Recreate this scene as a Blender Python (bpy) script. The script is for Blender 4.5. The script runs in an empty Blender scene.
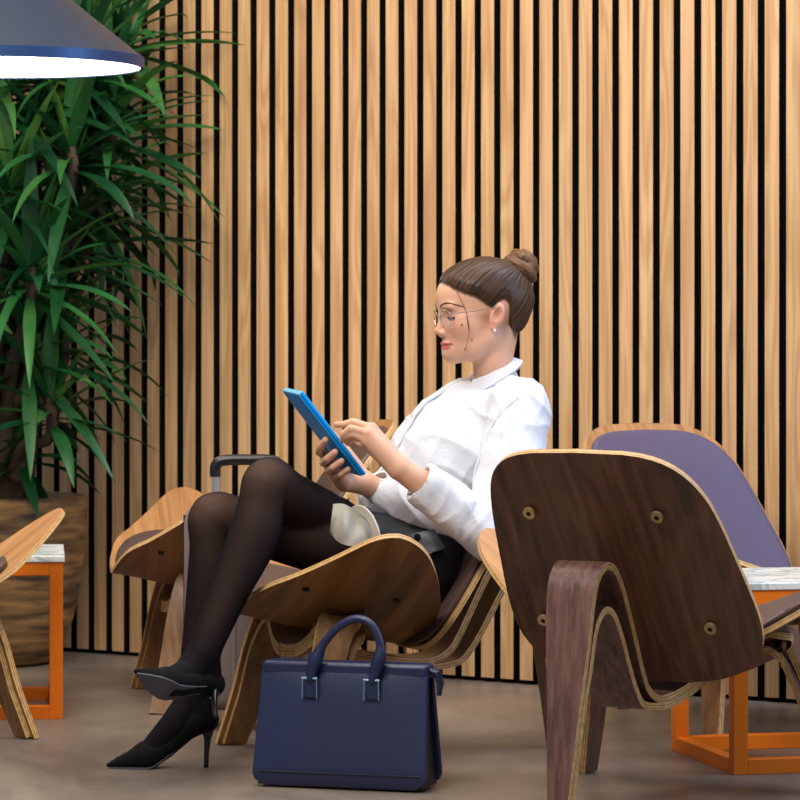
import bpy, math, random
import numpy as np
from mathutils import Vector, Matrix, noise
from mathutils.bvhtree import BVHTree

SC = bpy.context.scene
COL = SC.collection
random.seed(7)
rng = np.random.default_rng(7)
F = 3300.0          # focal length in pixels of an 800 px wide frame
HZ = 332.0          # row of the horizon
CH = 0.93           # camera height
V = Vector

def P(px, py, Y):
    return V(((px - 400) * Y / F, Y, CH - (py - HZ) * Y / F))

# ------------------------------------------------------------------ materials
def new_mat(name):
    m = bpy.data.materials.new(name)
    m.use_nodes = True
    nt = m.node_tree
    b = nt.nodes['Principled BSDF']
    return m, nt, b

def srgb(r, g, b):
    def f(c):
        c /= 255.0
        return c / 12.92 if c <= 0.04045 else ((c + 0.055) / 1.055) ** 2.4
    return (f(r), f(g), f(b), 1.0)

def plain(name, col, rough=0.5, metal=0.0, spec=0.5, coat=0.0, bump=0.0, bscale=200.0, emit=None, estr=0.0, sheen=0.0):
    m, nt, b = new_mat(name)
    b.inputs['Base Color'].default_value = col
    b.inputs['Roughness'].default_value = rough
    b.inputs['Metallic'].default_value = metal
    b.inputs['Specular IOR Level'].default_value = spec
    b.inputs['Coat Weight'].default_value = coat
    if sheen:
        b.inputs['Sheen Weight'].default_value = sheen
    if emit:
        b.inputs['Emission Color'].default_value = emit
        b.inputs['Emission Strength'].default_value = estr
    tc = nt.nodes.new('ShaderNodeTexCoord')
    nz = nt.nodes.new('ShaderNodeTexNoise')
    nz.inputs['Scale'].default_value = bscale
    nz.inputs['Detail'].default_value = 3
    nt.links.new(tc.outputs['Object'], nz.inputs['Vector'])
    if bump:
        bp = nt.nodes.new('ShaderNodeBump')
        bp.inputs['Strength'].default_value = bump
        bp.inputs['Distance'].default_value = 0.002
        nt.links.new(nz.outputs['Fac'], bp.inputs['Height'])
        nt.links.new(bp.outputs['Normal'], b.inputs['Normal'])
    # slight procedural variation of the colour
    mx = nt.nodes.new('ShaderNodeMix'); mx.data_type = 'RGBA'; mx.blend_type = 'MULTIPLY'
    mr = nt.nodes.new('ShaderNodeMapRange')
    mr.inputs['To Min'].default_value = 0.9; mr.inputs['To Max'].default_value = 1.08
    nt.links.new(nz.outputs['Fac'], mr.inputs['Value'])
    mx.inputs[0].default_value = 1.0
    mx.inputs[6].default_value = col
    nt.links.new(mr.outputs['Result'], mx.inputs[7])
    nt.links.new(mx.outputs[2], b.inputs['Base Color'])
    return m

def wood(name, dark, light, axis='z', fine=55.0, along=1.6, rough=0.45, rings=0.5, attr=None, coat=0.0, contrast=1.0):
    """streaky veneer, the grain runs along the given object axis"""
    m, nt, b = new_mat(name)
    L = nt.links.new
    tc = nt.nodes.new('ShaderNodeTexCoord')
    src = tc.outputs['Object']
    if attr:
        at = nt.nodes.new('ShaderNodeAttribute'); at.attribute_name = attr
        ad = nt.nodes.new('ShaderNodeVectorMath'); ad.operation = 'ADD'
        L(src, ad.inputs[0]); L(at.outputs['Vector'], ad.inputs[1])
        src = ad.outputs['Vector']
    ac = axis[7:] if axis.startswith('across_') else 'xyz'.replace(axis, '')
    def mapped(across, alongv):
        mp = nt.nodes.new('ShaderNodeMapping')
        s = [across if c in ac else alongv for c in 'xyz']
        mp.inputs['Scale'].default_value = s
        L(src, mp.inputs['Vector'])
        return mp.outputs['Vector']
    n1 = nt.nodes.new('ShaderNodeTexNoise'); n1.inputs['Scale'].default_value = 1; n1.inputs['Detail'].default_value = 5
    n1.inputs['Roughness'].default_value = 0.6
    L(mapped(fine, along), n1.inputs['Vector'])
    n2 = nt.nodes.new('ShaderNodeTexNoise'); n2.inputs['Scale'].default_value = 1; n2.inputs['Detail'].default_value = 1.5
    n2.inputs['Distortion'].default_value = 0.6
    L(mapped(fine * 0.2, along * 0.8), n2.inputs['Vector'])
    sn = nt.nodes.new('ShaderNodeMath'); sn.operation = 'MULTIPLY'; sn.inputs[1].default_value = 46
    L(n2.outputs['Fac'], sn.inputs[0])
    si = nt.nodes.new('ShaderNodeMath'); si.operation = 'SINE'; L(sn.outputs[0], si.inputs[0])
    mu = nt.nodes.new('ShaderNodeMath'); mu.operation = 'MULTIPLY_ADD'; mu.inputs[1].default_value = 0.14 * rings
    L(si.outputs[0], mu.inputs[0]); L(n1.outputs['Fac'], mu.inputs[2])
    n3 = nt.nodes.new('ShaderNodeTexNoise'); n3.inputs['Scale'].default_value = 1; n3.inputs['Detail'].default_value = 2
    L(mapped(fine * 6, along * 6), n3.inputs['Vector'])
    m3 = nt.nodes.new('ShaderNodeMath'); m3.operation = 'MULTIPLY_ADD'; m3.inputs[1].default_value = 0.22
    L(n3.outputs['Fac'], m3.inputs[0]); L(mu.outputs[0], m3.inputs[2])
    rp = nt.nodes.new('ShaderNodeValToRGB')
    rp.color_ramp.elements[0].position = 0.61 - 0.22 / contrast; rp.color_ramp.elements[0].color = dark
    rp.color_ramp.elements[1].position = 0.61 + 0.22 / contrast; rp.color_ramp.elements[1].color = light
    L(m3.outputs[0], rp.inputs['Fac'])
    out = rp.outputs['Color']
    if attr:
        mx = nt.nodes.new('ShaderNodeMix'); mx.data_type = 'RGBA'; mx.blend_type = 'MULTIPLY'; mx.inputs[0].default_value = 1
        at2 = nt.nodes.new('ShaderNodeAttribute'); at2.attribute_name = attr + '_tone'
        L(out, mx.inputs[6]); L(at2.outputs['Color'], mx.inputs[7])
        out = mx.outputs[2]
    L(out, b.inputs['Base Color'])
    b.inputs['Roughness'].default_value = rough
    b.inputs['Coat Weight'].default_value = coat
    b.inputs['Coat Roughness'].default_value = 0.25
    bp = nt.nodes.new('ShaderNodeBump'); bp.inputs['Strength'].default_value = 0.12; bp.inputs['Distance'].default_value = 0.001
    L(m3.outputs[0], bp.inputs['Height']); L(bp.outputs['Normal'], b.inputs['Normal'])
    return m

def ply(name, dark, light, layers=5.0, rough=0.5):
    """laminated plywood edge: lines along the edge from UV.y"""
    m, nt, b = new_mat(name)
    L = nt.links.new
    uv = nt.nodes.new('ShaderNodeUVMap')
    sp = nt.nodes.new('ShaderNodeSeparateXYZ'); L(uv.outputs['UV'], sp.inputs[0])
    mu = nt.nodes.new('ShaderNodeMath'); mu.operation = 'MULTIPLY'; mu.inputs[1].default_value = 6.2832 * layers / 2.0
    L(sp.outputs['Y'], mu.inputs[0])
    si = nt.nodes.new('ShaderNodeMath'); si.operation = 'COSINE'; L(mu.outputs[0], si.inputs[0])
    tc = nt.nodes.new('ShaderNodeTexCoord')
    nz = nt.nodes.new('ShaderNodeTexNoise'); nz.inputs['Scale'].default_value = 90; L(tc.outputs['Object'], nz.inputs['Vector'])
    ad = nt.nodes.new('ShaderNodeMath'); ad.operation = 'MULTIPLY_ADD'; ad.inputs[1].default_value = 0.3; L(si.outputs[0], ad.inputs[0]); L(nz.outputs['Fac'], ad.inputs[2])
    rp = nt.nodes.new('ShaderNodeValToRGB')
    rp.color_ramp.elements[0].position = 0.15; rp.color_ramp.elements[0].color = dark
    rp.color_ramp.elements[1].position = 0.62; rp.color_ramp.elements[1].color = light
    L(ad.outputs[0], rp.inputs['Fac']); L(rp.outputs['Color'], b.inputs['Base Color'])
    b.inputs['Roughness'].default_value = rough
    return m

# ------------------------------------------------------------------ object helpers
def empty(name, loc=(0, 0, 0), rz=0.0, label=None, cat=None, group=None):
    o = bpy.data.objects.new(name, None)
    COL.objects.link(o)
    o.location = loc
    o.rotation_euler = (0, 0, rz)
    o.empty_display_size = 0.1
    tag(o, label, cat, group)
    return o

def tag(o, label=None, cat=None, group=None, kind=None):
    if label: o['label'] = label
    if cat: o['category'] = cat
    if group: o['group'] = group
    if kind: o['kind'] = kind
    return o

def mk(name, verts, faces, mats, parent=None, mi=None, smooth=True, sharp=40, uv=None):
    me = bpy.data.meshes.new(name)
    verts = [tuple(v) for v in verts] if not isinstance(verts, np.ndarray) else verts.tolist()
    me.from_pydata(verts, [], faces if isinstance(faces, list) else faces.tolist())
    if not isinstance(mats, (list, tuple)): mats = [mats]
    for m in mats: me.materials.append(m)
    if mi is not None:
        me.polygons.foreach_set('material_index', np.asarray(mi, dtype=np.int32))
    if uv is not None:
        ul = me.uv_layers.new(name='UVMap')
        ul.data.foreach_set('uv', np.asarray(uv, dtype=np.float32).ravel())
    if smooth:
        me.polygons.foreach_set('use_smooth', np.ones(len(me.polygons), dtype=bool))
        if sharp: me.set_sharp_from_angle(angle=math.radians(sharp))
    me.update()
    o = bpy.data.objects.new(name, me)
    COL.objects.link(o)
    if parent is not None: o.parent = parent
    return o

class MB:
    """collects shapes into one mesh"""
    def __init__(s): s.v = []; s.f = []; s.m = []
    def add(s, verts, faces, m=0):
        n = len(s.v)
        s.v += [tuple(v) for v in verts]
        s.f += [tuple(i + n for i in f) for f in faces]
        s.m += [m] * len(faces)
    def box(s, a, b, m=0, M=None):
        x0, y0, z0 = a; x1, y1, z1 = b
        vs = [V(p) for p in ((x0,y0,z0),(x1,y0,z0),(x1,y1,z0),(x0,y1,z0),(x0,y0,z1),(x1,y0,z1),(x1,y1,z1),(x0,y1,z1))]
        if M: vs = [M @ p for p in vs]
        s.add(vs, [(0,3,2,1),(4,5,6,7),(0,1,5,4),(1,2,6,5),(2,3,7,6),(3,0,4,7)], m)
    def tube(s, pts, r, n=10, m=0, cap=True, flat=None):
        pts = [V(p) for p in pts]
        R = r if isinstance(r, (list, tuple)) else [r] * len(pts)
        up = None; rings = []
        for i, p in enumerate(pts):
            t = (pts[min(i + 1, len(pts) - 1)] - pts[max(i - 1, 0)]).normalized()
            if up is None:
                up = V((0, 0, 1)) if abs(t.z) < 0.9 else V((1, 0, 0))
            a = (up - t * up.dot(t)).normalized(); b = t.cross(a); up = a
            rr = R[i]
            ra, rb = rr if isinstance(rr, (tuple, list)) else (rr, rr)
            rings.append([p + a * math.cos(2 * math.pi * k / n) * ra + b * math.sin(2 * math.pi * k / n) * rb for k in range(n)])
        vs = [q for rg in rings for q in rg]; fs = []
        for i in range(len(pts) - 1):
            for k in range(n):
                k2 = (k + 1) % n
                fs.append((i * n + k, i * n + k2, (i + 1) * n + k2, (i + 1) * n + k))
        if cap:
            fs.append(tuple(range(n))[::-1]); fs.append(tuple((len(pts) - 1) * n + k for k in range(n)))
        s.add(vs, fs, m)
    def lathe(s, prof, n=48, m=0, c=(0, 0, 0), caps=True):
        c = V(c); vs = []; fs = []
        for r, z in prof:
            for k in range(n):
                a = 2 * math.pi * k / n
                vs.append(c + V((r * math.cos(a), r * math.sin(a), z)))
        for i in range(len(prof) - 1):
            for k in range(n):
                k2 = (k + 1) % n
                fs.append((i * n + k, i * n + k2, (i + 1) * n + k2, (i + 1) * n + k))
        if caps:
            fs.append(tuple(range(n))[::-1]); fs.append(tuple((len(prof) - 1) * n + k for k in range(n)))
        s.add(vs, fs, m)
    def build(s, name, mats, parent=None, smooth=True, sharp=40, bevel=0):
        o = mk(name, s.v, s.f, mats, parent, s.m, smooth, sharp)
        if bevel:
            md = o.modifiers.new('bevel', 'BEVEL'); md.width = bevel; md.segments = 3; md.limit_method = 'ANGLE'
        return o

def catmull(pts, n=8):
    pts = [np.asarray(p, dtype=float) for p in pts]
    out = []
    for i in range(len(pts) - 1):
        p0 = pts[max(i - 1, 0)]; p1 = pts[i]; p2 = pts[i + 1]; p3 = pts[min(i + 2, len(pts) - 1)]
        for k in range(n):
            t = k / n
            out.append(0.5 * ((2 * p1) + (-p0 + p2) * t + (2 * p0 - 5 * p1 + 4 * p2 - p3) * t * t + (-p0 + 3 * p1 - 3 * p2 + p3) * t ** 3))
    out.append(pts[-1])
    return out

def lerp_tab(x, tab):
    xs = [t[0] for t in tab]; ys = [t[1] for t in tab]
    return float(np.interp(x, xs, ys))

# ------------------------------------------------------------------ camera
cam = bpy.data.cameras.new('camera')
cam.sensor_width = 36.0
cam.lens = F / 800.0 * 36.0
cam.shift_y = -(400 - HZ) / 800.0
cam.clip_end = 100
cam.dof.use_dof = True
cam.dof.focus_distance = 6.9
cam.dof.aperture_fstop = 11.0
co = bpy.data.objects.new('camera', cam)
COL.objects.link(co)
co.location = (0, 0, CH)
co.rotation_euler = (math.radians(90), 0, 0)
SC.camera = co

# ------------------------------------------------------------------ wall, floor
M_slat = wood('oak_slat_veneer', srgb(184, 139, 93), srgb(216, 176, 129), 'z', fine=75, along=1.4, rough=0.55, rings=0.9, attr='slat', contrast=1.0)
M_black = plain('black_felt', srgb(9, 8, 8), 0.95, spec=0.1)
M_slatside = plain('black_fibreboard', srgb(14, 11, 10), 0.8, spec=0.2)
WY0, WM = 8.93, 0.69
wt = V((1, -WM, 0)).normalized()           # along the wall, to the right
wn = V((-WM, -1, 0)).normalized()          # out of the wall, to the viewer
def wall_x(i):                             # the black gaps, counted from the left
    return float(np.interp(i, [-26, 0, 10, 21, 35, 65], [-0.8378 - 26 * .0545, -0.8378, -0.3013, 0.2581, 0.9588, 0.9588 + 30 * .05]))
wv, wf, wm_, wa, wtone = [], [], [], [], []
H0, H1 = 0.012, 2.9
def wall_pt(x, out, z):
    p = V((x, WY0 - WM * x, z)) + wn * out
    return tuple(p)
def wbox(xa, xb, oa, ob, z0, z1, mfront, mside, off, tone):
    n = len(wv)
    for z in (z0, z1):
        for (x, o) in ((xa, oa), (xb, oa), (xb, ob), (xa, ob)):
            wv.append(wall_pt(x, o, z)); wa.append(off); wtone.append(tone)
    fs = [(0, 3, 2, 1), (4, 5, 6, 7), (0, 1, 5, 4), (1, 2, 6, 5), (2, 3, 7, 6), (3, 0, 4, 7)]
    for k, f in enumerate(fs):
        wf.append(tuple(n + j for j in f)); wm_.append(mfront if k == 4 else mside)
wbox(wall_x(-26), wall_x(65), -0.05, -0.020, 0, H1, 1, 1, (0, 0, 0), (1, 1, 1))
for i in range(-26, 65):
    a = wall_x(i); b = wall_x(i + 1); w = b - a
    tn = 1 + random.uniform(-.08, .08)
    wbox(a + w * .17, b - w * .17, -0.0195, 0.0, H0, H1, 0, 2, (random.uniform(-9, 9), random.uniform(-9, 9), random.uniform(-9, 9)),
         (tn, tn * random.uniform(.98, 1.02), tn * random.uniform(.96, 1.02)))
wall = mk('wall_back', wv, wf, [M_slat, M_black, M_slatside], None, wm_, smooth=False)
for nm, dat in (('slat', wa), ('slat_tone', wtone)):
    at = wall.data.attributes.new(nm, 'FLOAT_COLOR' if nm == 'slat_tone' else 'FLOAT_VECTOR', 'POINT')
    if nm == 'slat_tone':
        at.data.foreach_set('color', np.array([(*c, 1) for c in dat], dtype=np.float32).ravel())
    else:
        at.data.foreach_set('vector', np.array(dat, dtype=np.float32).ravel())
tag(wall, 'wall of vertical oak slats over black felt behind the seating', 'wall', kind='structure')

def floor_mat():
    m, nt, b = new_mat('polished_concrete')
    L = nt.links.new
    tc = nt.nodes.new('ShaderNodeTexCoord')
    mp = nt.nodes.new('ShaderNodeMapping'); mp.inputs['Scale'].default_value = (1.0, 0.45, 1); L(tc.outputs['Object'], mp.inputs['Vector'])
    n1 = nt.nodes.new('ShaderNodeTexNoise'); n1.inputs['Scale'].default_value = 2.2; n1.inputs['Detail'].default_value = 6; n1.inputs['Distortion'].default_value = 0.5
    n1.inputs['Roughness'].default_value = 0.62
    L(mp.outputs['Vector'], n1.inputs['Vector'])
    rp = nt.nodes.new('ShaderNodeValToRGB')
    e = rp.color_ramp.elements
    e[0].position = 0.34; e[0].color = srgb(92, 82, 76)
    e[1].position = 0.68; e[1].color = srgb(148, 133, 117)
    L(n1.outputs['Fac'], rp.inputs['Fac']); L(rp.outputs['Color'], b.inputs['Base Color'])
    n2 = nt.nodes.new('ShaderNodeTexNoise'); n2.inputs['Scale'].default_value = 9; L(tc.outputs['Object'], n2.inputs['Vector'])
    mr = nt.nodes.new('ShaderNodeMapRange'); mr.inputs['To Min'].default_value = 0.3; mr.inputs['To Max'].default_value = 0.5
    L(n2.outputs['Fac'], mr.inputs['Value']); L(mr.outputs['Result'], b.inputs['Roughness'])
    b.inputs['Specular IOR Level'].default_value = 0.45
    return m
fl = MB(); fl.box((-4, 1.0, -0.1), (4, 12.5, 0.0))
flo = fl.build('floor', floor_mat(), smooth=False)
tag(flo, 'grey brown polished concrete floor', 'floor', kind='structure')
# ------------------------------------------------------------------ three-legged plywood shell chairs
# chair frame: x = forward, measured from the foot of the rear leg; y = left; z = up
M_plyedge = ply('ply_edge', srgb(128, 88, 48), srgb(214, 172, 112), 5)
M_plyedge_thin = ply('ply_edge_thin', srgb(170, 128, 78), srgb(212, 172, 116), 3)
M_screw = plain('brass_screw', srgb(196, 168, 118), 0.35, 0.7)
M_screwdark = plain('dark_screw', srgb(25, 22, 20), 0.4, 0.6)
M_lea_brown = plain('brown_leather', srgb(84, 66, 59), 0.38, spec=0.5, bump=0.25, bscale=420)
M_padside = plain('black_leather_edge', srgb(18, 15, 15), 0.4, bump=0.2, bscale=300)

SEATF = [(0, .876), (.1, .872), (.2, .850), (.28, .80), (.37, .742), (.43, .70), (.455, .672), (.465, .645)]
SEATR = [(0, .472), (.1, .468), (.18, .462), (.26, .478), (.33, .505), (.40, .545), (.44, .58), (.46, .615), (.465, .64)]
def dense(tab):
    ys = [t[0] for t in tab]; pts = catmull([(a, v, 0) for a, v in tab], 6)
    out, last = [], -1
    for p in pts:
        if p[0] > last + 1e-6: out.append((float(p[0]), float(p[1]))); last = p[0]
    return out
SEATF, SEATR = dense(SEATF), dense(SEATR)
SEATZ = [(.40, .250), (.45, .255), (.55, .264), (.67, .288), (.80, .320), (.86, .332), (.90, .336)]
SEATZ = dense(SEATZ)
YW = .465
def seat_z(u, y):
    return lerp_tab(u, SEATZ) + .234 * (abs(y) / YW) ** 1.5
def back_u(y, z):
    return BU0 + .63 * (.707 - z) + .42 * y * y - .12 * max(0, z - .6)
BU0 = .168

def shell(nu, nv, fn, thick, nrm_sign=1):
    """grid surface fn(i/nu, j/nv) -> closed shell; returns verts, faces, material ids (0 front, 1 back, 2 rim), uvs"""
    top = [[V(fn(i / nu, j / nv)) for j in range(nv + 1)] for i in range(nu + 1)]
    nr = [[None] * (nv + 1) for _ in range(nu + 1)]
    for i in range(nu + 1):
        for j in range(nv + 1):
            # wide differences keep the normal stable where the outline closes
            i0, i1 = max(i - 1, 0), min(i + 1, nu); j0, j1 = max(j - 1, 0), min(j + 1, nv)
            jc = min(max(j, 3), nv - 3); ic = min(max(i, 3), nu - 3)
            a = top[min(ic + 1, nu)][jc] - top[max(ic - 1, 0)][jc]
            b = top[ic][min(jc + 1, nv)] - top[ic][max(jc - 1, 0)]
            n = a.cross(b)
            nr[i][j] = n.normalized() * nrm_sign
    vs = [top[i][j] for i in range(nu + 1) for j in range(nv + 1)]
    N = len(vs)
    vs += [top[i][j] - nr[i][j] * thick for i in range(nu + 1) for j in range(nv + 1)]
    W = nv + 1
    fs, mi, uv = [], [], []
    for i in range(nu):
        for j in range(nv):
            a, b, c, d = i * W + j, (i + 1) * W + j, (i + 1) * W + j + 1, i * W + j + 1
            q = (a, b, c, d) if nrm_sign > 0 else (a, d, c, b)
            fs.append(q); mi.append(0); uv += [(0, 0)] * 4
            fs.append(tuple(x + N for x in q[::-1])); mi.append(1); uv += [(0, 0)] * 4
    loop = [i * W for i in range(nu)] + [nu * W + j for j in range(nv)] + [i * W + nv for i in range(nu, 0, -1)] + [j for j in range(nv, 0, -1)]
    for k in range(len(loop)):
        a, b = loop[k], loop[(k + 1) % len(loop)]
        q = (a, a + N, b + N, b); t = [(0, 0), (0, 1), (0, 1), (0, 0)]
        if nrm_sign < 0: q = q[::-1]; t = t[::-1]
        fs.append(q); mi.append(2); uv += t
    return vs, fs, mi, uv

def ribbon(path, wdir, widths, thick, inner):
    """bent laminated strip: path centre points, wdir width direction, inner = side the thickness goes to (point); returns like shell"""
    n = len(path); vs = []
    for i in range(n):
        t = (path[min(i + 1, n - 1)] - path[max(i - 1, 0)]).normalized()
        w = (wdir[i] - t * t.dot(wdir[i])).normalized()
        nn = t.cross(w).normalized() * inner
        h = w * widths[i] / 2
        q4 = [path[i] - h, path[i] + h, path[i] + h + nn * thick, path[i] - h + nn * thick]
        for q in q4: q.z = max(q.z, 0.0)
        vs += q4
    fs, mi, uv = [], [], []
    for i in range(n - 1):
        a, b = 4 * i, 4 * i + 4
        for (p, q, m) in ((0, 1, 0), (1, 2, 1), (2, 3, 0), (3, 0, 1)):
            f = (a + p, b + p, b + q, a + q); t = [(0, p), (1, p), (1, q), (0, q)]
            if m == 1:
                yy = {0: 0, 1: 0, 2: 1, 3: 1}
                t = [(0, yy[p]), (1, yy[p]), (1, yy[q]), (0, yy[q])]
            else:
                t = [(0, 0)] * 4
            if inner > 0: f = f[::-1]; t = t[::-1]
            fs.append(f); mi.append(m); uv += t
    e = 4 * (n - 1)
    for f in ((0, 1, 2, 3), (e + 3, e + 2, e + 1, e)):
        fs.append(f if inner > 0 else f[::-1]); mi.append(1); uv += [(0, 0), (1, 0), (1, 1), (0, 1)] if f[0] == 0 else [(0, 1), (1, 1), (1, 0), (0, 0)]
    return vs, fs, mi, uv

REAR_OUT = [(.10, 0, .038), (.111, .1, .052), (.127, .22, .070), (.141, .33, .088), (.153, .42, .098), (.168, .458, .102), (.195, .476, .104), (.226, .466, .104),
            (.256, .43, .104), (.292, .365, .104), (.322, .305, .104), (.345, .260, .104), (.368, .226, .105), (.41, .203, .108), (.47, .202, .11), (.55, .214, .11), (.67, .244, .11)]
REAR_IN = [(.1155, .0, .038), (.1265, .1, .052), (.1425, .22, .070), (.150, .285, .086), (.160, .346, .094), (.174, .378, .098), (.198, .392, .100), (.224, .380, .102), (.252, .340, .104),
           (.285, .280, .104), (.318, .228, .104), (.350, .198, .105), (.41, .188, .108), (.47, .187, .11), (.55, .199, .11), (.67, .229, .11)]
FRONT_OUT = [(0, .261), (.05, .262), (.09, .270), (.13, .288), (.165, .312), (.185, .324), (.200, .327), (.216, .318), (.232, .283), (.25, .22), (.272, .12), (.305, 0)]
FRONT_IN = [(0, .2465), (.05, .2475), (.09, .2555), (.13, .272), (.165, .288), (.185, .2955), (.198, .294), (.2085, .283), (.2205, .262), (.2355, .220), (.2460, .175), (.2575, .12), (.2685, .08), (.2905, 0.0)]

def make_chair(mats, leather, with_parts=True):
    veneer_seat, veneer_back, veneer_leg = mats
    parts = []
    # seat shell: column index runs across (y), row index front to rear
    def fs_(i, j):
        y = -YW * math.cos(math.pi * i) * .9995
        fr = lerp_tab(abs(y), SEATF); re = lerp_tab(abs(y), SEATR)
        t = .5 - .5 * math.cos(math.pi * j)
        u = re + (fr - re) * t
        return (u, y, seat_z(u, y))
    v, f, m, uv = shell(90, 20, fs_, .011, -1)
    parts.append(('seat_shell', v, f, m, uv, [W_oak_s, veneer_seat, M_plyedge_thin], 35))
    # seat pad
    def pad_fn(h):
        def fn(i, j):
            y = -.268 * math.cos(math.pi * i)
            k = y / .268
            fr = lerp_tab(abs(y), SEATF) - .013; re = lerp_tab(abs(y), SEATR) + .025
            c = (1 - abs(k) ** 3.2) ** (1 / 3.2)
            mid = .5 * (fr + re); hw = .5 * (fr - re) * max(c, .0)
            t = -math.cos(math.pi * j)
            u = mid + hw * t
            edge = min(1, (1 - abs(t)) * 5, (1 - abs(k)) * 7)
            return (u, y, seat_z(u, y) + h + .010 * math.sqrt(max(edge, 0) * (2 - max(edge, 0))))
        return fn
    v, f, m, uv = shell(44, 18, pad_fn(.012), .0115, -1)
    parts.append(('seat_pad', v, f, [0 if a == 0 else 1 for a in m], uv, [leather, M_padside], 50))
    # backrest shell: rows run up, columns across
    Z0, Z1 = .248, .688
    def outline(vv, shr):
        hw = .296 + (.228 - .296) * vv
        k = abs(2 * vv - 1)
        p = 3.6 if vv < .5 else 4.6
        return (hw) * max(0, 1 - k ** p) ** (1 / p) * shr
    def bk(i, j, sh=1.0, off=0.0, z0=Z0, z1=Z1):
        vv = .5 - .5 * math.cos(math.pi * i)
        hw = outline(vv, sh)
        y = -hw * math.cos(math.pi * j)
        z = z0 + (z1 - z0) * vv
        z += .012 * (1 - (y / .27) ** 2) * (2 * vv - 1)
        return (back_u(y, z) + off, y, z)
    v, f, m, uv = shell(34, 34, lambda i, j: bk(i, j), .012, 1)
    # with this winding the first surface is the rear one
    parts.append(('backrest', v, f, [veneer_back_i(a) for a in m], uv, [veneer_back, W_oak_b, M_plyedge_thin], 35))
    def bpad(i, j):
        q = V(bk(i, j, .962, 0, Z0 + .014, Z1 - .009))
        e = min(1, min(i, 1 - i) * 9, min(j, 1 - j) * 9)
        q.x += .018 + .010 * math.sqrt(max(0, e * (2 - e)))
        return q
    v, f, m, uv = shell(34, 34, bpad, .012, -1)
    parts.append(('back_pad', v, f, [0 if a == 0 else 1 for a in m], uv, [leather, M_padside], 50))
    # rear leg: two laminations
    def rear(tab, th):
        pts = catmull([(a, 0, b, w) for a, b, w in tab], 7)
        path = [V((p[0], p[1], p[2])) for p in pts]
        return ribbon(path, [V((0, 1, 0))] * len(path), [p[3] for p in pts], th, 1)
    def join(A, B):
        n = len(A[0])
        return A[0] + B[0], A[1] + [tuple(i + n for i in f) for f in B[1]], A[2] + B[2], A[3] + B[3]
    v, f, m, uv = join(rear(REAR_OUT, .015), rear(REAR_IN, .014))
    parts.append(('rear_leg', v, f, m, uv, [veneer_leg, M_plyedge], 40))
    # front legs
    def front(tab, th, s):
        L = len(tab)
        pts = catmull([(0, s * a, b) for a, b in tab], 7)
        path, wd, ws = [], [], []
        for p in pts:
            y, z = abs(p[1]), p[2]
            if y > .2:
                k = (y - .2) / .105
                u = .672 + .113 * k; w = .092 - .048 * k
            else:
                u = .690 - .018 * (y / .2); w = .125 - .033 * (y / .2)
            path.append(V((u, p[1], z))); wd.append(V((1, 0, -.12))); ws.append(w)
        return ribbon(path, wd, ws, th, s)
    for s in (1, -1):
        v, f, m, uv = join(front(FRONT_OUT, .014, s), front(FRONT_IN, .013, s))
        parts.append(('front_leg', v, f, m, uv, [veneer_leg, M_plyedge], 40))
    return parts

def veneer_back_i(a): return a

def place_chair(R, f, mats, leather, label, group='plywood shell chairs'):
    """R = floor point of the rear foot, f = forward direction (x, y)"""
    ang = math.atan2(f[1], f[0])
    root = empty('shell_chair', (R[0], R[1], 0), ang, label, 'chair', group)
    for nm, v, fa, m, uv, ms, sh in make_chair(mats, leather):
        o = mk(nm, v, fa, ms, root, m, True, sh, uv)
        if nm == 'backrest':
            for (y, z) in ((.146, .576), (-.132, .576), (.192, .354), (-.176, .354)):
                b = MB()
                c = V((back_u(y, z) - .012, y, z)); d = V((-.846, 0, -.533))
                b.tube([c - d * .004, c + d * .0022], .0125, 20)
                b.tube([c + d * .0022, c + d * .0028], .005, 12, 1)
                b.build('screw', [M_screw, M_screwdark], o)
        if nm == 'seat_shell':
            for (u, y) in ((.77, .24), (.58, .27), (.77, -.24), (.58, -.27)):
                b = MB()
                e = .01
                n = V((-(seat_z(u + e, y) - seat_z(u - e, y)) / (2 * e), -(seat_z(u, y + e) - seat_z(u, y - e)) / (2 * e), 1)).normalized()
                c = V((u, y, seat_z(u, y))) - n * .011
                b.tube([c + n * .003, c - n * .003], .008, 16)
                b.build('screw', M_screwdark, o)
    return root

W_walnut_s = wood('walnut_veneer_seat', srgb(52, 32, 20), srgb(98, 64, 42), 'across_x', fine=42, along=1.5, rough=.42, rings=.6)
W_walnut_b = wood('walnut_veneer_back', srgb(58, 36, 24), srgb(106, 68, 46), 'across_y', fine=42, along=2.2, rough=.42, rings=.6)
W_walnut_l = wood('walnut_veneer_leg', srgb(70, 46, 40), srgb(122, 88, 78), 'across_xy', fine=70, along=1.2, rough=.36, rings=.3)
W_teak_s = wood('teak_veneer_seat', srgb(104, 66, 28), srgb(156, 106, 52), 'across_x', fine=34, along=1.3, rough=.45, rings=.8)
W_teak_b = wood('teak_veneer_back', srgb(110, 72, 32), srgb(168, 118, 62), 'across_y', fine=34, along=1.6, rough=.45, rings=.8)
W_teak_l = wood('teak_veneer_leg', srgb(104, 72, 40), srgb(150, 110, 66), 'across_xy', fine=60, along=1.2, rough=.42, rings=.4)
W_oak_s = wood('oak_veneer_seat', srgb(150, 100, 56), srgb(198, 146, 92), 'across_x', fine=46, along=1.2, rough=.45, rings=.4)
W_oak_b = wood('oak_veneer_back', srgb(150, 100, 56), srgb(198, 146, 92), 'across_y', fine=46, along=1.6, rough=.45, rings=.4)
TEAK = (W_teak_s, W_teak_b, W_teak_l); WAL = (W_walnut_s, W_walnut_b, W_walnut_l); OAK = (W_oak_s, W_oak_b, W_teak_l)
def fd(deg):
    """heading: 0 = to the left of the picture, 90 = away, 180 = right, -90 = to the viewer"""
    a = math.radians(deg); return (-math.cos(a), math.sin(a))

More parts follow.
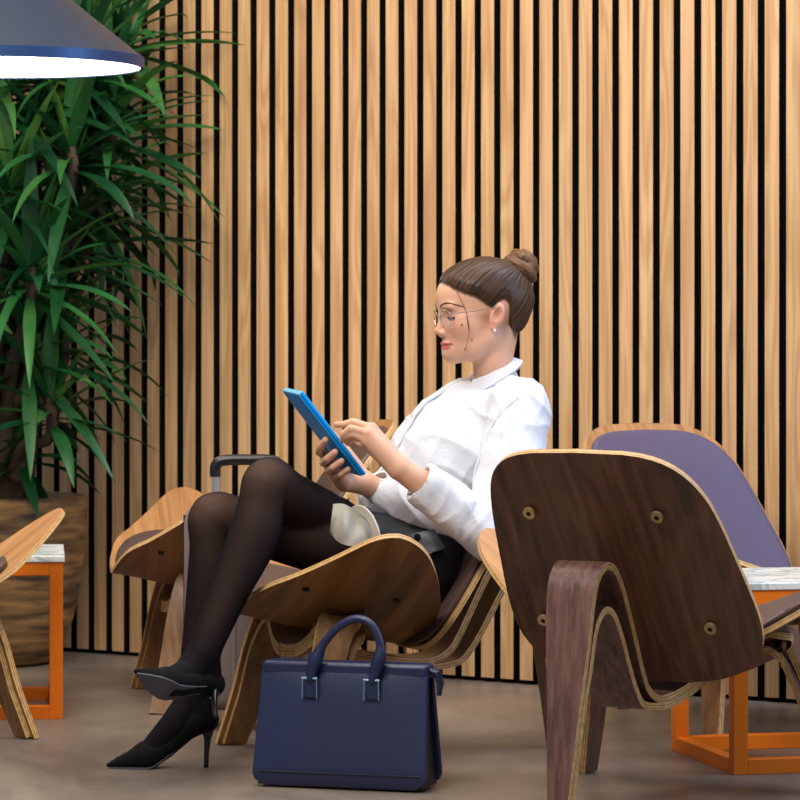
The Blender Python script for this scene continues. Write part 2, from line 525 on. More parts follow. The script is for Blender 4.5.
ch_woman = place_chair((.444, 7.43), fd(-20), TEAK, M_lea_brown, 'plywood shell chair the seated woman in the white shirt sits on')
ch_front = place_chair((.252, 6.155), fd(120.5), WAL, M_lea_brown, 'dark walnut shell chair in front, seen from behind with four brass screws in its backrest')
M_lea_sheen = plain('leather_blue_sheen', srgb(88, 80, 106), 0.33, spec=0.6, bump=0.2, bscale=420)  # blue reflected light is put into this leather colour
ch_sheen = place_chair((.484, 8.235), fd(-126), OAK, M_lea_sheen, 'shell chair with back pad tinted with blue sheen behind the table at the right')
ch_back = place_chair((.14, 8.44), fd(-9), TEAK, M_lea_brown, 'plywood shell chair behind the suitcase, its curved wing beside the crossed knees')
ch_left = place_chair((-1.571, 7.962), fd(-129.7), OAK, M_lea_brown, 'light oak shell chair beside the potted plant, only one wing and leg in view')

# ------------------------------------------------------------------ low tables
M_orange = plain('orange_lacquer', srgb(236, 120, 10), 0.4, spec=0.4)
def marble():
    m, nt, b = new_mat('white_marble'); L = nt.links.new
    tc = nt.nodes.new('ShaderNodeTexCoord')
    nz = nt.nodes.new('ShaderNodeTexNoise'); nz.inputs['Scale'].default_value = 7; nz.inputs['Detail'].default_value = 7; nz.inputs['Distortion'].default_value = 1.6
    L(tc.outputs['Object'], nz.inputs['Vector'])
    rp = nt.nodes.new('ShaderNodeValToRGB'); e = rp.color_ramp.elements
    e[0].position = .40; e[0].color = srgb(226, 228, 222); e[1].position = .5; e[1].color = srgb(168, 184, 180)
    x = e.new(.56); x.color = srgb(230, 231, 226)
    L(nz.outputs['Fac'], rp.inputs['Fac']); L(rp.outputs['Color'], b.inputs['Base Color'])
    b.inputs['Roughness'].default_value = .25
    return m
M_marble = marble()
def table(corner, xd, w, d, h, label):
    """corner = near left floor corner, xd = direction of the front edge"""
    ang = math.atan2(xd[1], xd[0])
    r = empty('side_table', (corner[0], corner[1], 0), ang, label, 'table', 'orange framed side tables')
    t = MB(); t.box((-.004, -.004, h - .015), (w + .004, d + .004, h)); t.build('tabletop', M_marble, r, smooth=False, bevel=.002)
    s = .032; ht = h - .015
    for (x, y) in ((0, 0), (w - s, 0), (0, d - s), (w - s, d - s)):
        b = MB(); b.box((x, y, .0), (x + s, y + s, ht)); b.build('leg', M_orange, r, smooth=False, bevel=.0015)
    for nm, z0 in (('bottom_rail', 0.0), ('top_rail', ht - s)):
        for (a, bb) in (((s, 0), (w - s, s)), ((s, d - s), (w - s, d)), ((0, s), (s, d - s)), ((w - s, s), (w, d - s))):
            b = MB(); b.box((a[0], a[1], z0), (bb[0], bb[1], z0 + s)); b.build(nm, M_orange, r, smooth=False, bevel=.0015)
    return r
table((.700, 6.925), (.975, .226), .46, .43, .402, 'orange framed marble table behind the dark walnut chair')
table((-1.264, 7.88), (.9942, 0.1075), .457, .44, .392, 'orange framed marble table in front of the plant pot')

# ------------------------------------------------------------------ pendant lamp
M_lampout = plain('blue_grey_lacquer', srgb(62, 70, 88), 0.4, 0.55, bump=.05, bscale=60)
M_lamprim = plain('blue_rim', srgb(32, 62, 108), 0.38, 0.4)
M_lampin = plain('white_lamp_inside', srgb(245, 240, 230), 0.6)
M_glow = plain('lamp_diffuser', srgb(250, 245, 238), 0.6, emit=(1, .94, .86, 1), estr=6.0)
lx, ly, lz = -.988, 8.15, 1.582
lamp = empty('pendant_lamp', (lx, ly, lz), 0, 'conical blue grey pendant lamp with a glowing white underside', 'lamp')
b = MB(); b.lathe([(.354, .026), (.06, .262), (.045, .275), (.045, .268), (.058, .254), (.346, .026)], 72, caps=False); b.build('lamp_shade', [M_lampout], lamp)
b = MB(); b.lathe([(.355, 0), (.356, .026), (.350, .028), (.346, .026), (.347, 0), (.355, 0)], 72, caps=False); b.build('rim', M_lamprim, lamp)
b = MB(); b.lathe([(.0, .003), (.3465, .003), (.3465, .007), (0, .007)], 72, caps=False); b.build('diffuser', M_glow, lamp)
b = MB(); b.tube([(0, 0, .27), (0, 0, .32)], .03, 20); b.tube([(0, 0, .32), (0, 0, 1.5)], .004, 8); b.build('cord', M_black, lamp)

# ------------------------------------------------------------------ potted plant
def pot_mat():
    m, nt, b = new_mat('woven_brown'); L = nt.links.new
    tc = nt.nodes.new('ShaderNodeTexCoord')
    mp = nt.nodes.new('ShaderNodeMapping'); mp.inputs['Scale'].default_value = (6, 6, 42); L(tc.outputs['Object'], mp.inputs['Vector'])
    nz = nt.nodes.new('ShaderNodeTexNoise'); nz.inputs['Scale'].default_value = 1; nz.inputs['Detail'].default_value = 4; L(mp.outputs['Vector'], nz.inputs['Vector'])
    rp = nt.nodes.new('ShaderNodeValToRGB'); e = rp.color_ramp.elements
    e[0].position = .36; e[0].color = srgb(66, 48, 34); e[1].position = .66; e[1].color = srgb(158, 120, 72)
    L(nz.outputs['Fac'], rp.inputs['Fac']); L(rp.outputs['Color'], b.inputs['Base Color'])
    bp = nt.nodes.new('ShaderNodeBump'); bp.inputs['Strength'].default_value = .5; bp.inputs['Distance'].default_value = .004
    L(nz.outputs['Fac'], bp.inputs['Height']); L(bp.outputs['Normal'], b.inputs['Normal'])
    b.inputs['Roughness'].default_value = .6
    return m
pc = V((-1.13, 9.27, 0))
plant = empty('potted_yucca', pc, 0, 'tall yucca with long arching green leaves in a ribbed brown pot', 'plant')
b = MB()
b.lathe([(0, 0), (.13, 0), (.158, .012), (.185, .05), (.213, .13), (.236, .24), (.248, .36), (.251, .468), (.24, .472), (.232, .462), (.228, .43), (0, .43)], 64, caps=False)
b.build('pot', pot_mat(), plant, sharp=60)
b = MB(); b.lathe([(0, .425), (.227, .432), (.227, .436), (.1, .442), (0, .445)], 40, caps=False); b.build('soil', plain('dark_soil', srgb(40, 32, 26), .95, bump=1.0, bscale=60), plant)
M_bark = plain('grey_brown_bark', srgb(74, 58, 44), .85, bump=.8, bscale=50)
def leaf_mat():
    m, nt, b = new_mat('yucca_leaf'); L = nt.links.new
    at = nt.nodes.new('ShaderNodeAttribute'); at.attribute_name = 'leaf'
    tc = nt.nodes.new('ShaderNodeTexCoord')
    nz = nt.nodes.new('ShaderNodeTexNoise'); nz.inputs['Scale'].default_value = 14; L(tc.outputs['Object'], nz.inputs['Vector'])
    ad = nt.nodes.new('ShaderNodeMath'); ad.operation = 'MULTIPLY_ADD'; ad.inputs[1].default_value = .35
    sp = nt.nodes.new('ShaderNodeSeparateColor'); L(at.outputs['Color'], sp.inputs[0])
    L(nz.outputs['Fac'], ad.inputs[0]); L(sp.outputs[0], ad.inputs[2])
    rp = nt.nodes.new('ShaderNodeValToRGB'); e = rp.color_ramp.elements
    e[0].position = .15; e[0].color = srgb(18, 66, 36); e[1].position = 1.1; e[1].color = srgb(104, 150, 66)
    x = e.new(.62); x.color = srgb(44, 106, 50)
    L(ad.outputs[0], rp.inputs['Fac']); L(rp.outputs['Color'], b.inputs['Base Color'])
    b.inputs['Roughness'].default_value = .42
    b.inputs['Specular IOR Level'].default_value = .45
    tr = nt.nodes.new('ShaderNodeBsdfTranslucent'); L(rp.outputs['Color'], tr.inputs['Color'])
    ms = nt.nodes.new('ShaderNodeMixShader'); ms.inputs[0].default_value = .18
    L(b.outputs[0], ms.inputs[1]); L(tr.outputs[0], ms.inputs[2])
    L(ms.outputs[0], nt.nodes['Material Output'].inputs['Surface'])
    return m
M_leaf = leaf_mat()
WALLN = wn
def leaf(base, d0, length, width, droop, twist, vs, fs, tone, cols):
    """strap leaf: starts along d0 and bends down under its own weight; folded along the midrib"""
    n = 12
    p = V(base); d = V(d0).normalized(); st = length / n
    side0 = d.cross(V((0, 0, 1)))
    if side0.length < .1: side0 = V((1, 0, 0))
    side0.normalize()
    start = len(vs)
    wy = lambda q: WY0 - WM * (q.x + pc.x) - pc.y
    for i in range(n + 1):
        t = i / n
        w = width * (0.45 + .75 * math.sin(min(1, t * 2.2) * math.pi / 2)) * (1 - t ** 2.6) * .8
        s = (side0 - d * d.dot(side0)).normalized()
        nn = s.cross(d)
        s2 = (s * math.cos(twist * t) + nn * math.sin(twist * t))
        n2 = s2.cross(d)
        for q in (p - s2 * w + n2 * w * .35, p, p + s2 * w + n2 * w * .35):
            k = .045 - (V((q.x + pc.x, q.y + pc.y, 0)) - V((0, WY0, 0))).dot(WALLN)
            if k > 0: q = q + WALLN * k * (.9 + .1 * t)
            vs.append(q); cols.append(tone - .12 + .3 * t * 0 + random.uniform(-.02, .02))
        d = (d + V((0, 0, -1)) * droop * (0.4 + 1.5 * t) / n).normalized()
        p = p + d * st
    for i in range(n):
        a = start + i * 3
        fs += [(a, a + 1, a + 4, a + 3), (a + 1, a + 2, a + 5, a + 4)]
def px_local(px, py, Y):
    return P(px, py, Y) - pc
heads = [  # pixel position, depth, number of leaves, leaf length, upward bias
    (108, 118, 9.10, 44, .36, .35), (40, 70, 9.20, 46, .40, .4), (62, 235, 9.05, 44, .38, .25), (118, 30, 9.2, 34, .34, .6),
    (8, 190, 8.98, 40, .40, .2), (28, 345, 9.02, 40, .38, .3), (62, 330, 9.25, 26, .28, .2), (-30, 110, 9.25, 36, .42, .4), (-45, 300, 9.1, 34, .4, .3), (20, 440, 9.1, 26, .3, .5), (96, 190, 9.2, 40, .36, .1), (70, 150, 8.95, 40, .36, .2), (30, 270, 8.9, 40, .36, .2), (80, 60, 9.0, 36, .36, .3), (0, 90, 9.0, 36, .38, .3), (50, 400, 8.98, 26, .30, .4)]
for (hx, hy, hY, nl, ll, ub) in heads:
    c = px_local(hx, hy, hY)
    foot = V((c.x * .22, c.y * .3, .44))
    mid = foot.lerp(c, .55) + V((random.uniform(-.03, .03), random.uniform(-.03, .03), 0)); mid.x = foot.x + (c.x - foot.x) * .35
    sb = MB(); pts = [V(q) for q in catmull([foot, mid, c - V((0, 0, .1)), c + V((0, 0, .02))], 6)]
    sb.tube(pts, [.022 - .008 * i / len(pts) for i in range(len(pts))], 10); st = sb.build('stem', M_bark, plant)
    vs, fs, cols = [], [], []
    for k in range(nl):
        a = k * 2.39996 + random.uniform(-.25, .25)
        t = (k + .5) / nl
        el = math.radians(78 - 118 * t + random.uniform(-12, 12)) + ub * .35
        d = V((math.cos(a) * math.cos(el), math.sin(a) * math.cos(el) * .75, math.sin(el)))
        leaf(c + V((0, 0, .10 * (1 - t) - .08)) + V((d.x, d.y, 0)) * .012, d, ll * random.uniform(.72, 1.12), random.uniform(.018, .027),
             random.uniform(.15, 1.15), random.uniform(-.7, .7), vs, fs, random.uniform(.15, .85) - .15 * t, cols)
    o = mk('foliage', vs, fs, M_leaf, st, None, True, 0)
    at = o.data.attributes.new('leaf', 'FLOAT_COLOR', 'POINT')
    at.data.foreach_set('color', np.array([(c_, c_, c_, 1) for c_ in cols], dtype=np.float32).ravel())

# ------------------------------------------------------------------ suitcase
M_case = plain('champagne_shell', srgb(140, 124, 120), 0.36, 0.25, spec=.5)
M_chrome = plain('silver_tube', srgb(196, 198, 202), 0.28, 0.8)
M_blackpl = plain('black_plastic', srgb(16, 16, 17), 0.35)
sc = empty('cabin_suitcase', (-.335, 7.762, 0), math.radians(2.5), 'champagne hard shell cabin suitcase standing behind the woman\'s legs', 'suitcase')
def rrect(hw, hd, r, n=6):
    out = []
    for (cx, cy, a0) in ((hw - r, hd - r, 0), (-hw + r, hd - r, 90), (-hw + r, -hd + r, 180), (hw - r, -hd + r, 270)):
        for k in range(n + 1):
            a = math.radians(a0 + 90 * k / n)
            out.append((cx + r * math.cos(a), cy + r * math.sin(a)))
    return out
b = MB(); rings = []
Wc, Dc, zb, zt = .172, .076, .045, .532
prof = [(0, .05), (.3, .022), (.75, .004), (1, 0)]
zs = [(zb + .05 * (1 - math.cos(math.radians(a))), .05 * (1 - math.sin(math.radians(a)))) for a in range(0, 91, 15)] + \
     [(zt - .05 * (1 - math.cos(math.radians(a))), .05 * (1 - math.sin(math.radians(a)))) for a in range(90, -1, -15)]
vs, fs = [], []
for z, ins in zs:
    ring = rrect(Wc - ins, Dc - ins * .8, .045 if ins < .03 else .03, 8)
    vs += [(x, y, z) for x, y in ring]
nr = len(rrect(1, 1, .1, 8))
for i in range(len(zs) - 1):
    for k in range(nr):
        k2 = (k + 1) % nr
        fs.append((i * nr + k, i * nr + k2, (i + 1) * nr + k2, (i + 1) * nr + k))
fs += [tuple(range(nr))[::-1], tuple((len(zs) - 1) * nr + k for k in range(nr))]
b.add(vs, fs); shell_o = b.build('shell', M_case, sc, sharp=60)
b = MB()
ring = rrect(Wc + .0015, Dc + .001, .046, 8)
for x in (-.11, -.055, 0, .055, .11):
    b.tube([(x, -Dc - .0005, .10), (x, -Dc - .0005, .49)], .006, 8)
b.build('rib', M_case, shell_o)
b = MB(); b.box((-Wc - .002, -.008, .09), (-Wc + .01, .008, .50)); b.build('zip', M_blackpl, sc); b = MB(); b.box((Wc - .01, -.008, .09), (Wc + .002, .008, .50)); b.build('zip', M_blackpl, sc)
hy = .045; hx0 = -.335
gl, gr = -.110, .063
for x in (gl + .012, gr - .012):
    b = MB(); b.tube([(x, hy, .53), (x, hy, .596)], .0095, 14); b.build('handle_tube', M_chrome, sc)
b = MB()
b.tube([V(q) for q in catmull([(gl + .01, hy, .588), (gl + .011, hy, .613), (gl + .028, hy, .626), (gl + .09, hy, .628), (gr - .028, hy, .626), (gr - .011, hy, .613), (gr - .01, hy, .588)], 6)], [(.013, .011)] * 37, 12)
b.build('grip', M_blackpl, sc)
for x in (-.13, .13):
    for y in (-.045, .045):
        b = MB(); b.box((x - .02, y - .016, .03), (x + .02, y + .016, .058)); h = b.build('caster', M_blackpl, sc, bevel=.004)
        b = MB(); b.tube([(x - .011, y, .021), (x + .011, y, .021)], .021, 20); b.build('wheel', M_blackpl, h)
# small silver script mark down the left side
b = MB()
for k, (dx, dz, l) in enumerate(((.0, .355, .012), (.002, .338, .008), (.0, .324, .008))):
    b.tube([(-.155, -Dc + .0 - .001, dz), (-.148, -Dc - .002, dz + l), (-.143, -Dc - .002, dz), (-.15, -Dc - .002, dz + l * .4)], .0014, 6)
b.tube([(-.149, -Dc - .002, .312), (-.149, -Dc - .002, .285)], .001, 6)
b.build('script_mark', M_chrome, shell_o)

# ------------------------------------------------------------------ briefcase bag
M_navy = plain('navy_leather', srgb(25, 34, 70), 0.36, spec=.55, bump=.3, bscale=500)
M_navyd = plain('navy_gusset', srgb(12, 15, 34), 0.5, bump=.2, bscale=300)
M_steel = plain('blue_steel', srgb(150, 182, 204), 0.25, 0.9)
bag = empty('briefcase', (-.1075, 6.755, 0), math.radians(-17), 'navy blue leather briefcase standing upright on the floor beside the chair', 'bag')
BH = .252
def bag_off(z): return -.066 + .046 * (z / BH)          # y of the front panel
def panel(sign, name):
    ny, nz = 24, 22; th = .012
    vs, fs = [], []
    for layer in (0, 1):
        for i in range(nz + 1):
            t = i / nz; z = .004 + (BH - .004) * t
            hw = .187 - .009 * t
            rc = .028
            if z - .004 < rc: hw -= rc - math.sqrt(max(0, rc ** 2 - (rc - (z - .004)) ** 2))
            for j in range(ny + 1):
                s = -1 + 2 * j / ny
                x = hw * s
                bul = .006 * (1 - s ** 4) * (1 - (2 * t - 1) ** 4)
                rnd = .008 * (max(0, .12 - min(t, 1)) / .12) ** 2
                y = bag_off(z) - bul + rnd
                if layer: y += th
                vs.append((x, y * sign, z))
    W = ny + 1; N = W * (nz + 1)
    for i in range(nz):
        for j in range(ny):
            q = (i * W + j, i * W + j + 1, (i + 1) * W + j + 1, (i + 1) * W + j)
            fs.append(q if sign > 0 else q[::-1]); q2 = tuple(a + N for a in q)
            fs.append(q2[::-1] if sign > 0 else q2)
    loop = list(range(W)) + [i * W + ny for i in range(1, nz + 1)] + [nz * W + j for j in range(ny - 1, -1, -1)] + [i * W for i in range(nz - 1, 0, -1)]
    for k in range(len(loop)):
        a, c = loop[k], loop[(k + 1) % len(loop)]
        q = (a, a + N, c + N, c)
        fs.append(q if sign > 0 else q[::-1])
    o = mk(name, vs, fs, M_navy, bag, None, True, 45)
    md = o.modifiers.new('bevel', 'BEVEL'); md.width = .003; md.segments = 2; md.limit_method = 'ANGLE'
    return o
fp = panel(1, 'front_panel'); panel(-1, 'back_panel')
b = MB()
vs, fs = [], []
for i in range(9):
    z = .006 + (BH - .03 - .006) * i / 8
    hy_ = -bag_off(z) - .011; hw = .175 - .006 * i / 8
    vs += [(-hw, -hy_, z), (hw, -hy_, z), (hw + .0, 0, z), (hw, hy_, z), (-hw, hy_, z), (-hw, 0, z)]
for i in range(8):
    for k in range(6):
        k2 = (k + 1) % 6
        fs.append((i * 6 + k, i * 6 + k2, i * 6 + 6 + k2, i * 6 + 6 + k))
fs += [(5, 4, 3, 2, 1, 0), tuple(48 + k for k in range(6))]
b.add(vs, fs); b.build('gusset', M_navyd, bag)
# folded top band with the zip ends
b = MB()
b.box((-.177, -.026, BH - .026), (.179, .026, BH + .004)); tb = b.build('top_band', M_navy, bag, bevel=.009)
b = MB(); b.tube([(.172, 0, BH - .008), (.192, 0, BH - .014), (.198, 0, BH - .034), (.196, -.002, BH - .06)], [(.006, .012), (.007, .013), (.007, .012), (.004, .009)], 10)
b.build('zip_tab', M_navy, bag)
# seam along the bottom of the front panel
b = MB(); b.tube([(-.172, bag_off(.034) - .0035, .034)] + [(x, bag_off(.034) - .0035 - .006 * (1 - (x / .177) ** 4) * .55, .034) for x in np.linspace(-.16, .16, 17)] + [(.172, bag_off(.034) - .0035, .034)], .0012, 6)
b.build('seam', M_navyd, fp)
hp = [(-.066, BH - .034), (-.062, BH - .010), (-.050, BH + .022), (-.033, BH + .050), (-.006, BH + .078), (.030, BH + .095), (.062, BH + .085), (.080, BH + .052), (.082, BH + .025), (.073, BH - .008), (.066, BH - .034)]
pts = [V((x, bag_off(min(z, BH)) - .018 - .004 * 0, z)) for x, z in hp]
cp = [V(q) for q in catmull(pts, 6)]
nn_ = len(cp)
rad = []
for i in range(nn_):
    t = i / (nn_ - 1); e = min(t, 1 - t)
    rad.append(lerp_tab(e, [(0, .0085), (.06, .011), (.16, .0150), (.26, .0088), (.5, .0085)]))
b = MB(); b.tube(cp, rad, 14); hd = b.build('handle', M_navy, bag)
for x in (-.066, .066):
    b = MB(); b.box((x - .0125, bag_off(BH - .05) - .017, BH - .068), (x + .0125, bag_off(BH - .05) - .004, BH - .024)); st = b.build('handle_strap', M_navy, hd, bevel=.002)
    b = MB(); y = bag_off(BH - .05) - .018
    b.tube([(x - .015, y, BH - .026), (x - .0155, y, BH - .069)], .0018, 8); b.tube([(x + .015, y, BH - .026), (x + .0155, y, BH - .069)], .0018, 8)
    b.tube([(x - .017, y, BH - .028), (x + .017, y, BH - .028)], .003, 8)
    b.build('buckle', M_steel, hd)

# ------------------------------------------------------------------ light
def area(name, loc, target, size, power, col, sy=None):
    l = bpy.data.lights.new(name, 'AREA'); l.energy = power; l.color = col; l.size = size
    if sy: l.shape = 'RECTANGLE'; l.size_y = sy
    o = bpy.data.objects.new(name, l); COL.objects.link(o); o.location = loc
    o.rotation_euler = (V(target) - V(loc)).to_track_quat('-Z', 'Y').to_euler()
    return o
area('ceiling_panel', (-.9, 4.6, 3.2), (.1, 7.4, .5), 1.6, 116, (1, .93, .85), 1.2)
area('ceiling_panel_rear', (.7, 7.3, 3.2), (.5, 7.6, 0), 2.6, 55, (1, .93, .86), 1.2)
area('window_light', (3.6, 6.4, 1.9), (.3, 7.4, .6), 2.0, 62, (.55, .72, 1.0), 1.6)
area('pad_sheen_fill', (1.75, 7.0, 3.0), (.7, 8.0, .6), 1.2, 28, (.35, .58, 1.0), .8)  # added blue light, gives the right chair's back pad its sheen
area('plant_wall_fill', (-1.15, 7.3, 3.0), (-.9, 8.9, .9), 1.2, 34, (1, .84, .64), .8)  # added warm fill, brightens the plant and the slats behind it
w = bpy.data.worlds.new('world'); SC.world = w; w.use_nodes = True
bg = w.node_tree.nodes['Background']; bg.inputs['Color'].default_value = (.82, .88, 1.0, 1); bg.inputs['Strength'].default_value = .33
SC.view_settings.view_transform = 'Standard'; SC.view_settings.look = 'None'; SC.view_settings.exposure = 0.0; SC.view_settings.gamma = 1.0
# ------------------------------------------------------------------ implicit surfaces (numpy surface nets)
class Sdf:
    def __init__(s): s.p = []
    def chain(s, pts, rad, k=.01, op='add', ys=None):
        s.p.append(('chain', [np.array(p, float) for p in pts], list(rad), k, op)); return s
    def ell(s, c, rad, R=None, k=.01, op='add'):
        s.p.append(('ell', np.array(c, float), np.array(rad, float), np.eye(3) if R is None else np.array(R, float), k, op)); return s
    def cone(s, a, b, ra, rb, k=.004, op='add'):
        s.p.append(('cone', np.array(a, float), np.array(b, float), ra, rb, k, op)); return s
    def half(s, c, n, box, k=.003, op='sub'):
        """removes the side n points to, within a box (centre c, half size box)"""
        s.p.append(('half', np.array(c, float), np.array(n, float) / np.linalg.norm(n), box, k, op)); return s
    def bounds(s):
        lo = np.full(3, 1e9); hi = -lo
        for q in s.p:
            if q[-1] != 'add': continue
            a, b = s.box(q); lo = np.minimum(lo, a); hi = np.maximum(hi, b)
        return lo, hi
    def box(s, q):
        if q[0] == 'chain':
            P_ = np.array(q[1]); r = np.array(q[2])[:, None]
            return (P_ - r).min(0), (P_ + r).max(0)
        if q[0] == 'ell':
            m = q[2].max(); return q[1] - m, q[1] + m
        if q[0] == 'cone':
            m = max(q[3], q[4]); return np.minimum(q[1], q[2]) - m, np.maximum(q[1], q[2]) + m
        return q[1] - q[3], q[1] + q[3]
    def dist(s, q, X, Y, Z):
        if q[0] == 'chain':
            d = None
            for i in range(len(q[1]) - 1):
                a, b = q[1][i], q[1][i + 1]; ab = b - a; L2 = max(ab @ ab, 1e-12)
                t = np.clip(((X - a[0]) * ab[0] + (Y - a[1]) * ab[1] + (Z - a[2]) * ab[2]) / L2, 0, 1)
                e = np.sqrt((X - a[0] - t * ab[0]) ** 2 + (Y - a[1] - t * ab[1]) ** 2 + (Z - a[2] - t * ab[2]) ** 2) - (q[2][i] + (q[2][i + 1] - q[2][i]) * t)
                d = e if d is None else np.minimum(d, e)
            return d
        if q[0] == 'ell':
            R, r = q[3], q[2]; dx, dy, dz = X - q[1][0], Y - q[1][1], Z - q[1][2]
            k0 = 0; k1 = 0
            for i in range(3):
                u = R[i][0] * dx + R[i][1] * dy + R[i][2] * dz
                k0 = k0 + (u / r[i]) ** 2; k1 = k1 + (u / r[i] ** 2) ** 2
            k0 = np.sqrt(k0); k1 = np.sqrt(k1) + 1e-9
            return k0 * (k0 - 1) / k1
        if q[0] == 'cone':
            a, b = q[1], q[2]; ab = b - a; L = np.linalg.norm(ab); n = ab / L
            h = (X - a[0]) * n[0] + (Y - a[1]) * n[1] + (Z - a[2]) * n[2]
            rr = np.sqrt(np.maximum((X - a[0]) ** 2 + (Y - a[1]) ** 2 + (Z - a[2]) ** 2 - h * h, 0))
            return np.maximum(rr - (q[3] + (q[4] - q[3]) * np.clip(h / L, 0, 1)), np.maximum(-h, h - L))
        c, n = q[1], q[2]
        return -((X - c[0]) * n[0] + (Y - c[1]) * n[1] + (Z - c[2]) * n[2])
    def mesh(s, axes=None, vox=.004, warp=None):
        if axes is None:
            lo, hi = s.bounds(); axes = [np.arange(lo[i] - 3 * vox, hi[i] + 4 * vox, vox) for i in range(3)]
        axes = [np.asarray(a, dtype=np.float32) for a in axes]
        G = np.full([len(a) for a in axes], 0.05, dtype=np.float32)
        for q in s.p:
            k = q[-2]; a, b = s.box(q); mg = k + .014
            if q[0] == 'half': mg = 0
            sl = []
            for i in range(3):
                i0 = max(0, np.searchsorted(axes[i], a[i] - mg) - 1); i1 = min(len(axes[i]), np.searchsorted(axes[i], b[i] + mg) + 1)
                sl.append(slice(i0, i1))
            if any(x.stop <= x.start for x in sl): continue
            X = axes[0][sl[0]][:, None, None]; Y = axes[1][sl[1]][None, :, None]; Z = axes[2][sl[2]][None, None, :]
            d = s.dist(q, X, Y, Z).astype(np.float32); g = G[tuple(sl)]
            if q[-1] == 'add':
                h = np.clip(.5 + .5 * (g - d) / k, 0, 1); G[tuple(sl)] = g + (d - g) * h - k * h * (1 - h)
            else:
                d = -d
                h = np.clip(.5 - .5 * (g - d) / k, 0, 1); G[tuple(sl)] = g + (d - g) * h + k * h * (1 - h)
        return surface_nets(G, axes)

def surface_nets(G, ax):
    S = G < 0
    n = np.zeros([d - 1 for d in G.shape], dtype=np.int8)
    for i in (0, 1):
        for j in (0, 1):
            for k in (0, 1):
                n += S[i:G.shape[0] - 1 + i, j:G.shape[1] - 1 + j, k:G.shape[2] - 1 + k]
    act = (n > 0) & (n < 8)
    I, J, K = np.nonzero(act); N = len(I)
    acc = np.zeros((N, 3)); cnt = np.zeros(N)
    cs = [(0, 0, 0), (1, 0, 0), (0, 1, 0), (1, 1, 0), (0, 0, 1), (1, 0, 1), (0, 1, 1), (1, 1, 1)]
    for a in range(8):
        for b in range(a + 1, 8):
            if sum(abs(cs[a][t] - cs[b][t]) for t in range(3)) != 1: continue
            fa = G[I + cs[a][0], J + cs[a][1], K + cs[a][2]]; fb = G[I + cs[b][0], J + cs[b][1], K + cs[b][2]]
            m = (fa < 0) != (fb < 0)
            t = np.where(m, fa / np.where(m, fa - fb, 1), 0)
            for d, idx in enumerate((I, J, K)):
                pa = ax[d][idx + cs[a][d]]; pb = ax[d][idx + cs[b][d]]
                acc[:, d] += np.where(m, pa + (pb - pa) * t, 0)
            cnt += m
    Vt = acc / cnt[:, None]
    idx = np.full(act.shape, -1, dtype=np.int32); idx[I, J, K] = np.arange(N)
    faces = []
    for d in range(3):
        sl0 = [slice(None)] * 3; sl1 = [slice(None)] * 3
        sl0[d] = slice(0, -1); sl1[d] = slice(1, None)
        A = S[tuple(sl0)]; B = S[tuple(sl1)]
        i, j, k = np.nonzero(A != B)
        flip = A[i, j, k]
        e, f = (d + 1) % 3, (d + 2) % 3
        c = [i, j, k]
        ok = (c[e] > 0) & (c[f] > 0) & (c[e] < act.shape[e]) & (c[f] < act.shape[f])
        c = [q[ok] for q in c]; flip = flip[ok]
        def at(de, df):
            q = [x.copy() for x in c]; q[e] = q[e] - de; q[f] = q[f] - df
            return idx[q[0], q[1], q[2]]
        q = np.stack([at(1, 1), at(0, 1), at(0, 0), at(1, 0)], 1)
        q[~flip] = q[~flip][:, ::-1]
        faces.append(q)
    Fq = np.concatenate(faces)
    Fq = Fq[(Fq >= 0).all(1)]
    return Vt, Fq

def smooth_mesh(Vt, Fq, it=1, lam=.5):
    for _ in range(it):
        acc = np.zeros_like(Vt); c = np.zeros(len(Vt))
        for a, b in ((0, 1), (1, 2), (2, 3), (3, 0)):
            np.add.at(acc, Fq[:, a], Vt[Fq[:, b]]); np.add.at(acc, Fq[:, b], Vt[Fq[:, a]])
            np.add.at(c, Fq[:, a], 1); np.add.at(c, Fq[:, b], 1)
        Vt = Vt + lam * (acc / np.maximum(c, 1)[:, None] - Vt)
    return Vt

def normals(Vt, Fq):
    n = np.cross(Vt[Fq[:, 2]] - Vt[Fq[:, 0]], Vt[Fq[:, 3]] - Vt[Fq[:, 1]])
    out = np.zeros_like(Vt)
    for a in range(4): np.add.at(out, Fq[:, a], n)
    return out / (np.linalg.norm(out, axis=1)[:, None] + 1e-12)

def set_col(o, cols, name='tint'):
    at = o.data.attributes.new(name, 'FLOAT_COLOR', 'POINT')
    at.data.foreach_set('color', np.concatenate([cols, np.ones((len(cols), 1))], 1).astype(np.float32).ravel())

# ------------------------------------------------------------------ the seated woman
A3 = lambda v: np.array([v[0], v[1], v[2]], float)
def unit(v): v = np.array(v, float); return v / np.linalg.norm(v)
UPZ = np.array([0, 0, 1.])
# skeleton, metres
PEL = np.array([.000, 7.262, .425])
NECK = np.array([.188, 7.31, .845])
HIP_L = np.array([.022, 7.175, .425]); HIP_R = np.array([-.04, 7.335, .395])
KNEE_L = A3(P(214, 517, 7.06)); KNEE_R = A3(P(268, 482, 6.99))
ANK_L = A3(P(192, 700, 7.06)); ANK_R = A3(P(204, 652, 6.90))
SH_L = np.array([.262, 7.145, .772]); SH_R = np.array([.140, 7.44, .762])
ELB_L = np.array([.186, 7.03, .512]); ELB_R = np.array([.075, 7.37, .505])
WR_L = A3(P(399, 468, 6.97)); WR_R = A3(P(364, 483, 7.185))
av = unit(NECK - PEL)
lt = unit([.36, -.93, 0.03]); ft = unit(np.cross(lt, av)); lt = unit(np.cross(av, ft))   # torso left, forward
if ft[0] > 0: ft = -ft
RT = [ft, lt, av]
psi = math.radians(18)
HF = np.array([-math.cos(psi), -math.sin(psi), 0]); HL = np.array([math.sin(psi), -math.cos(psi), 0])
HO = A3(P(491, 317, 7.27))
RH = [HF, HL, UPZ]
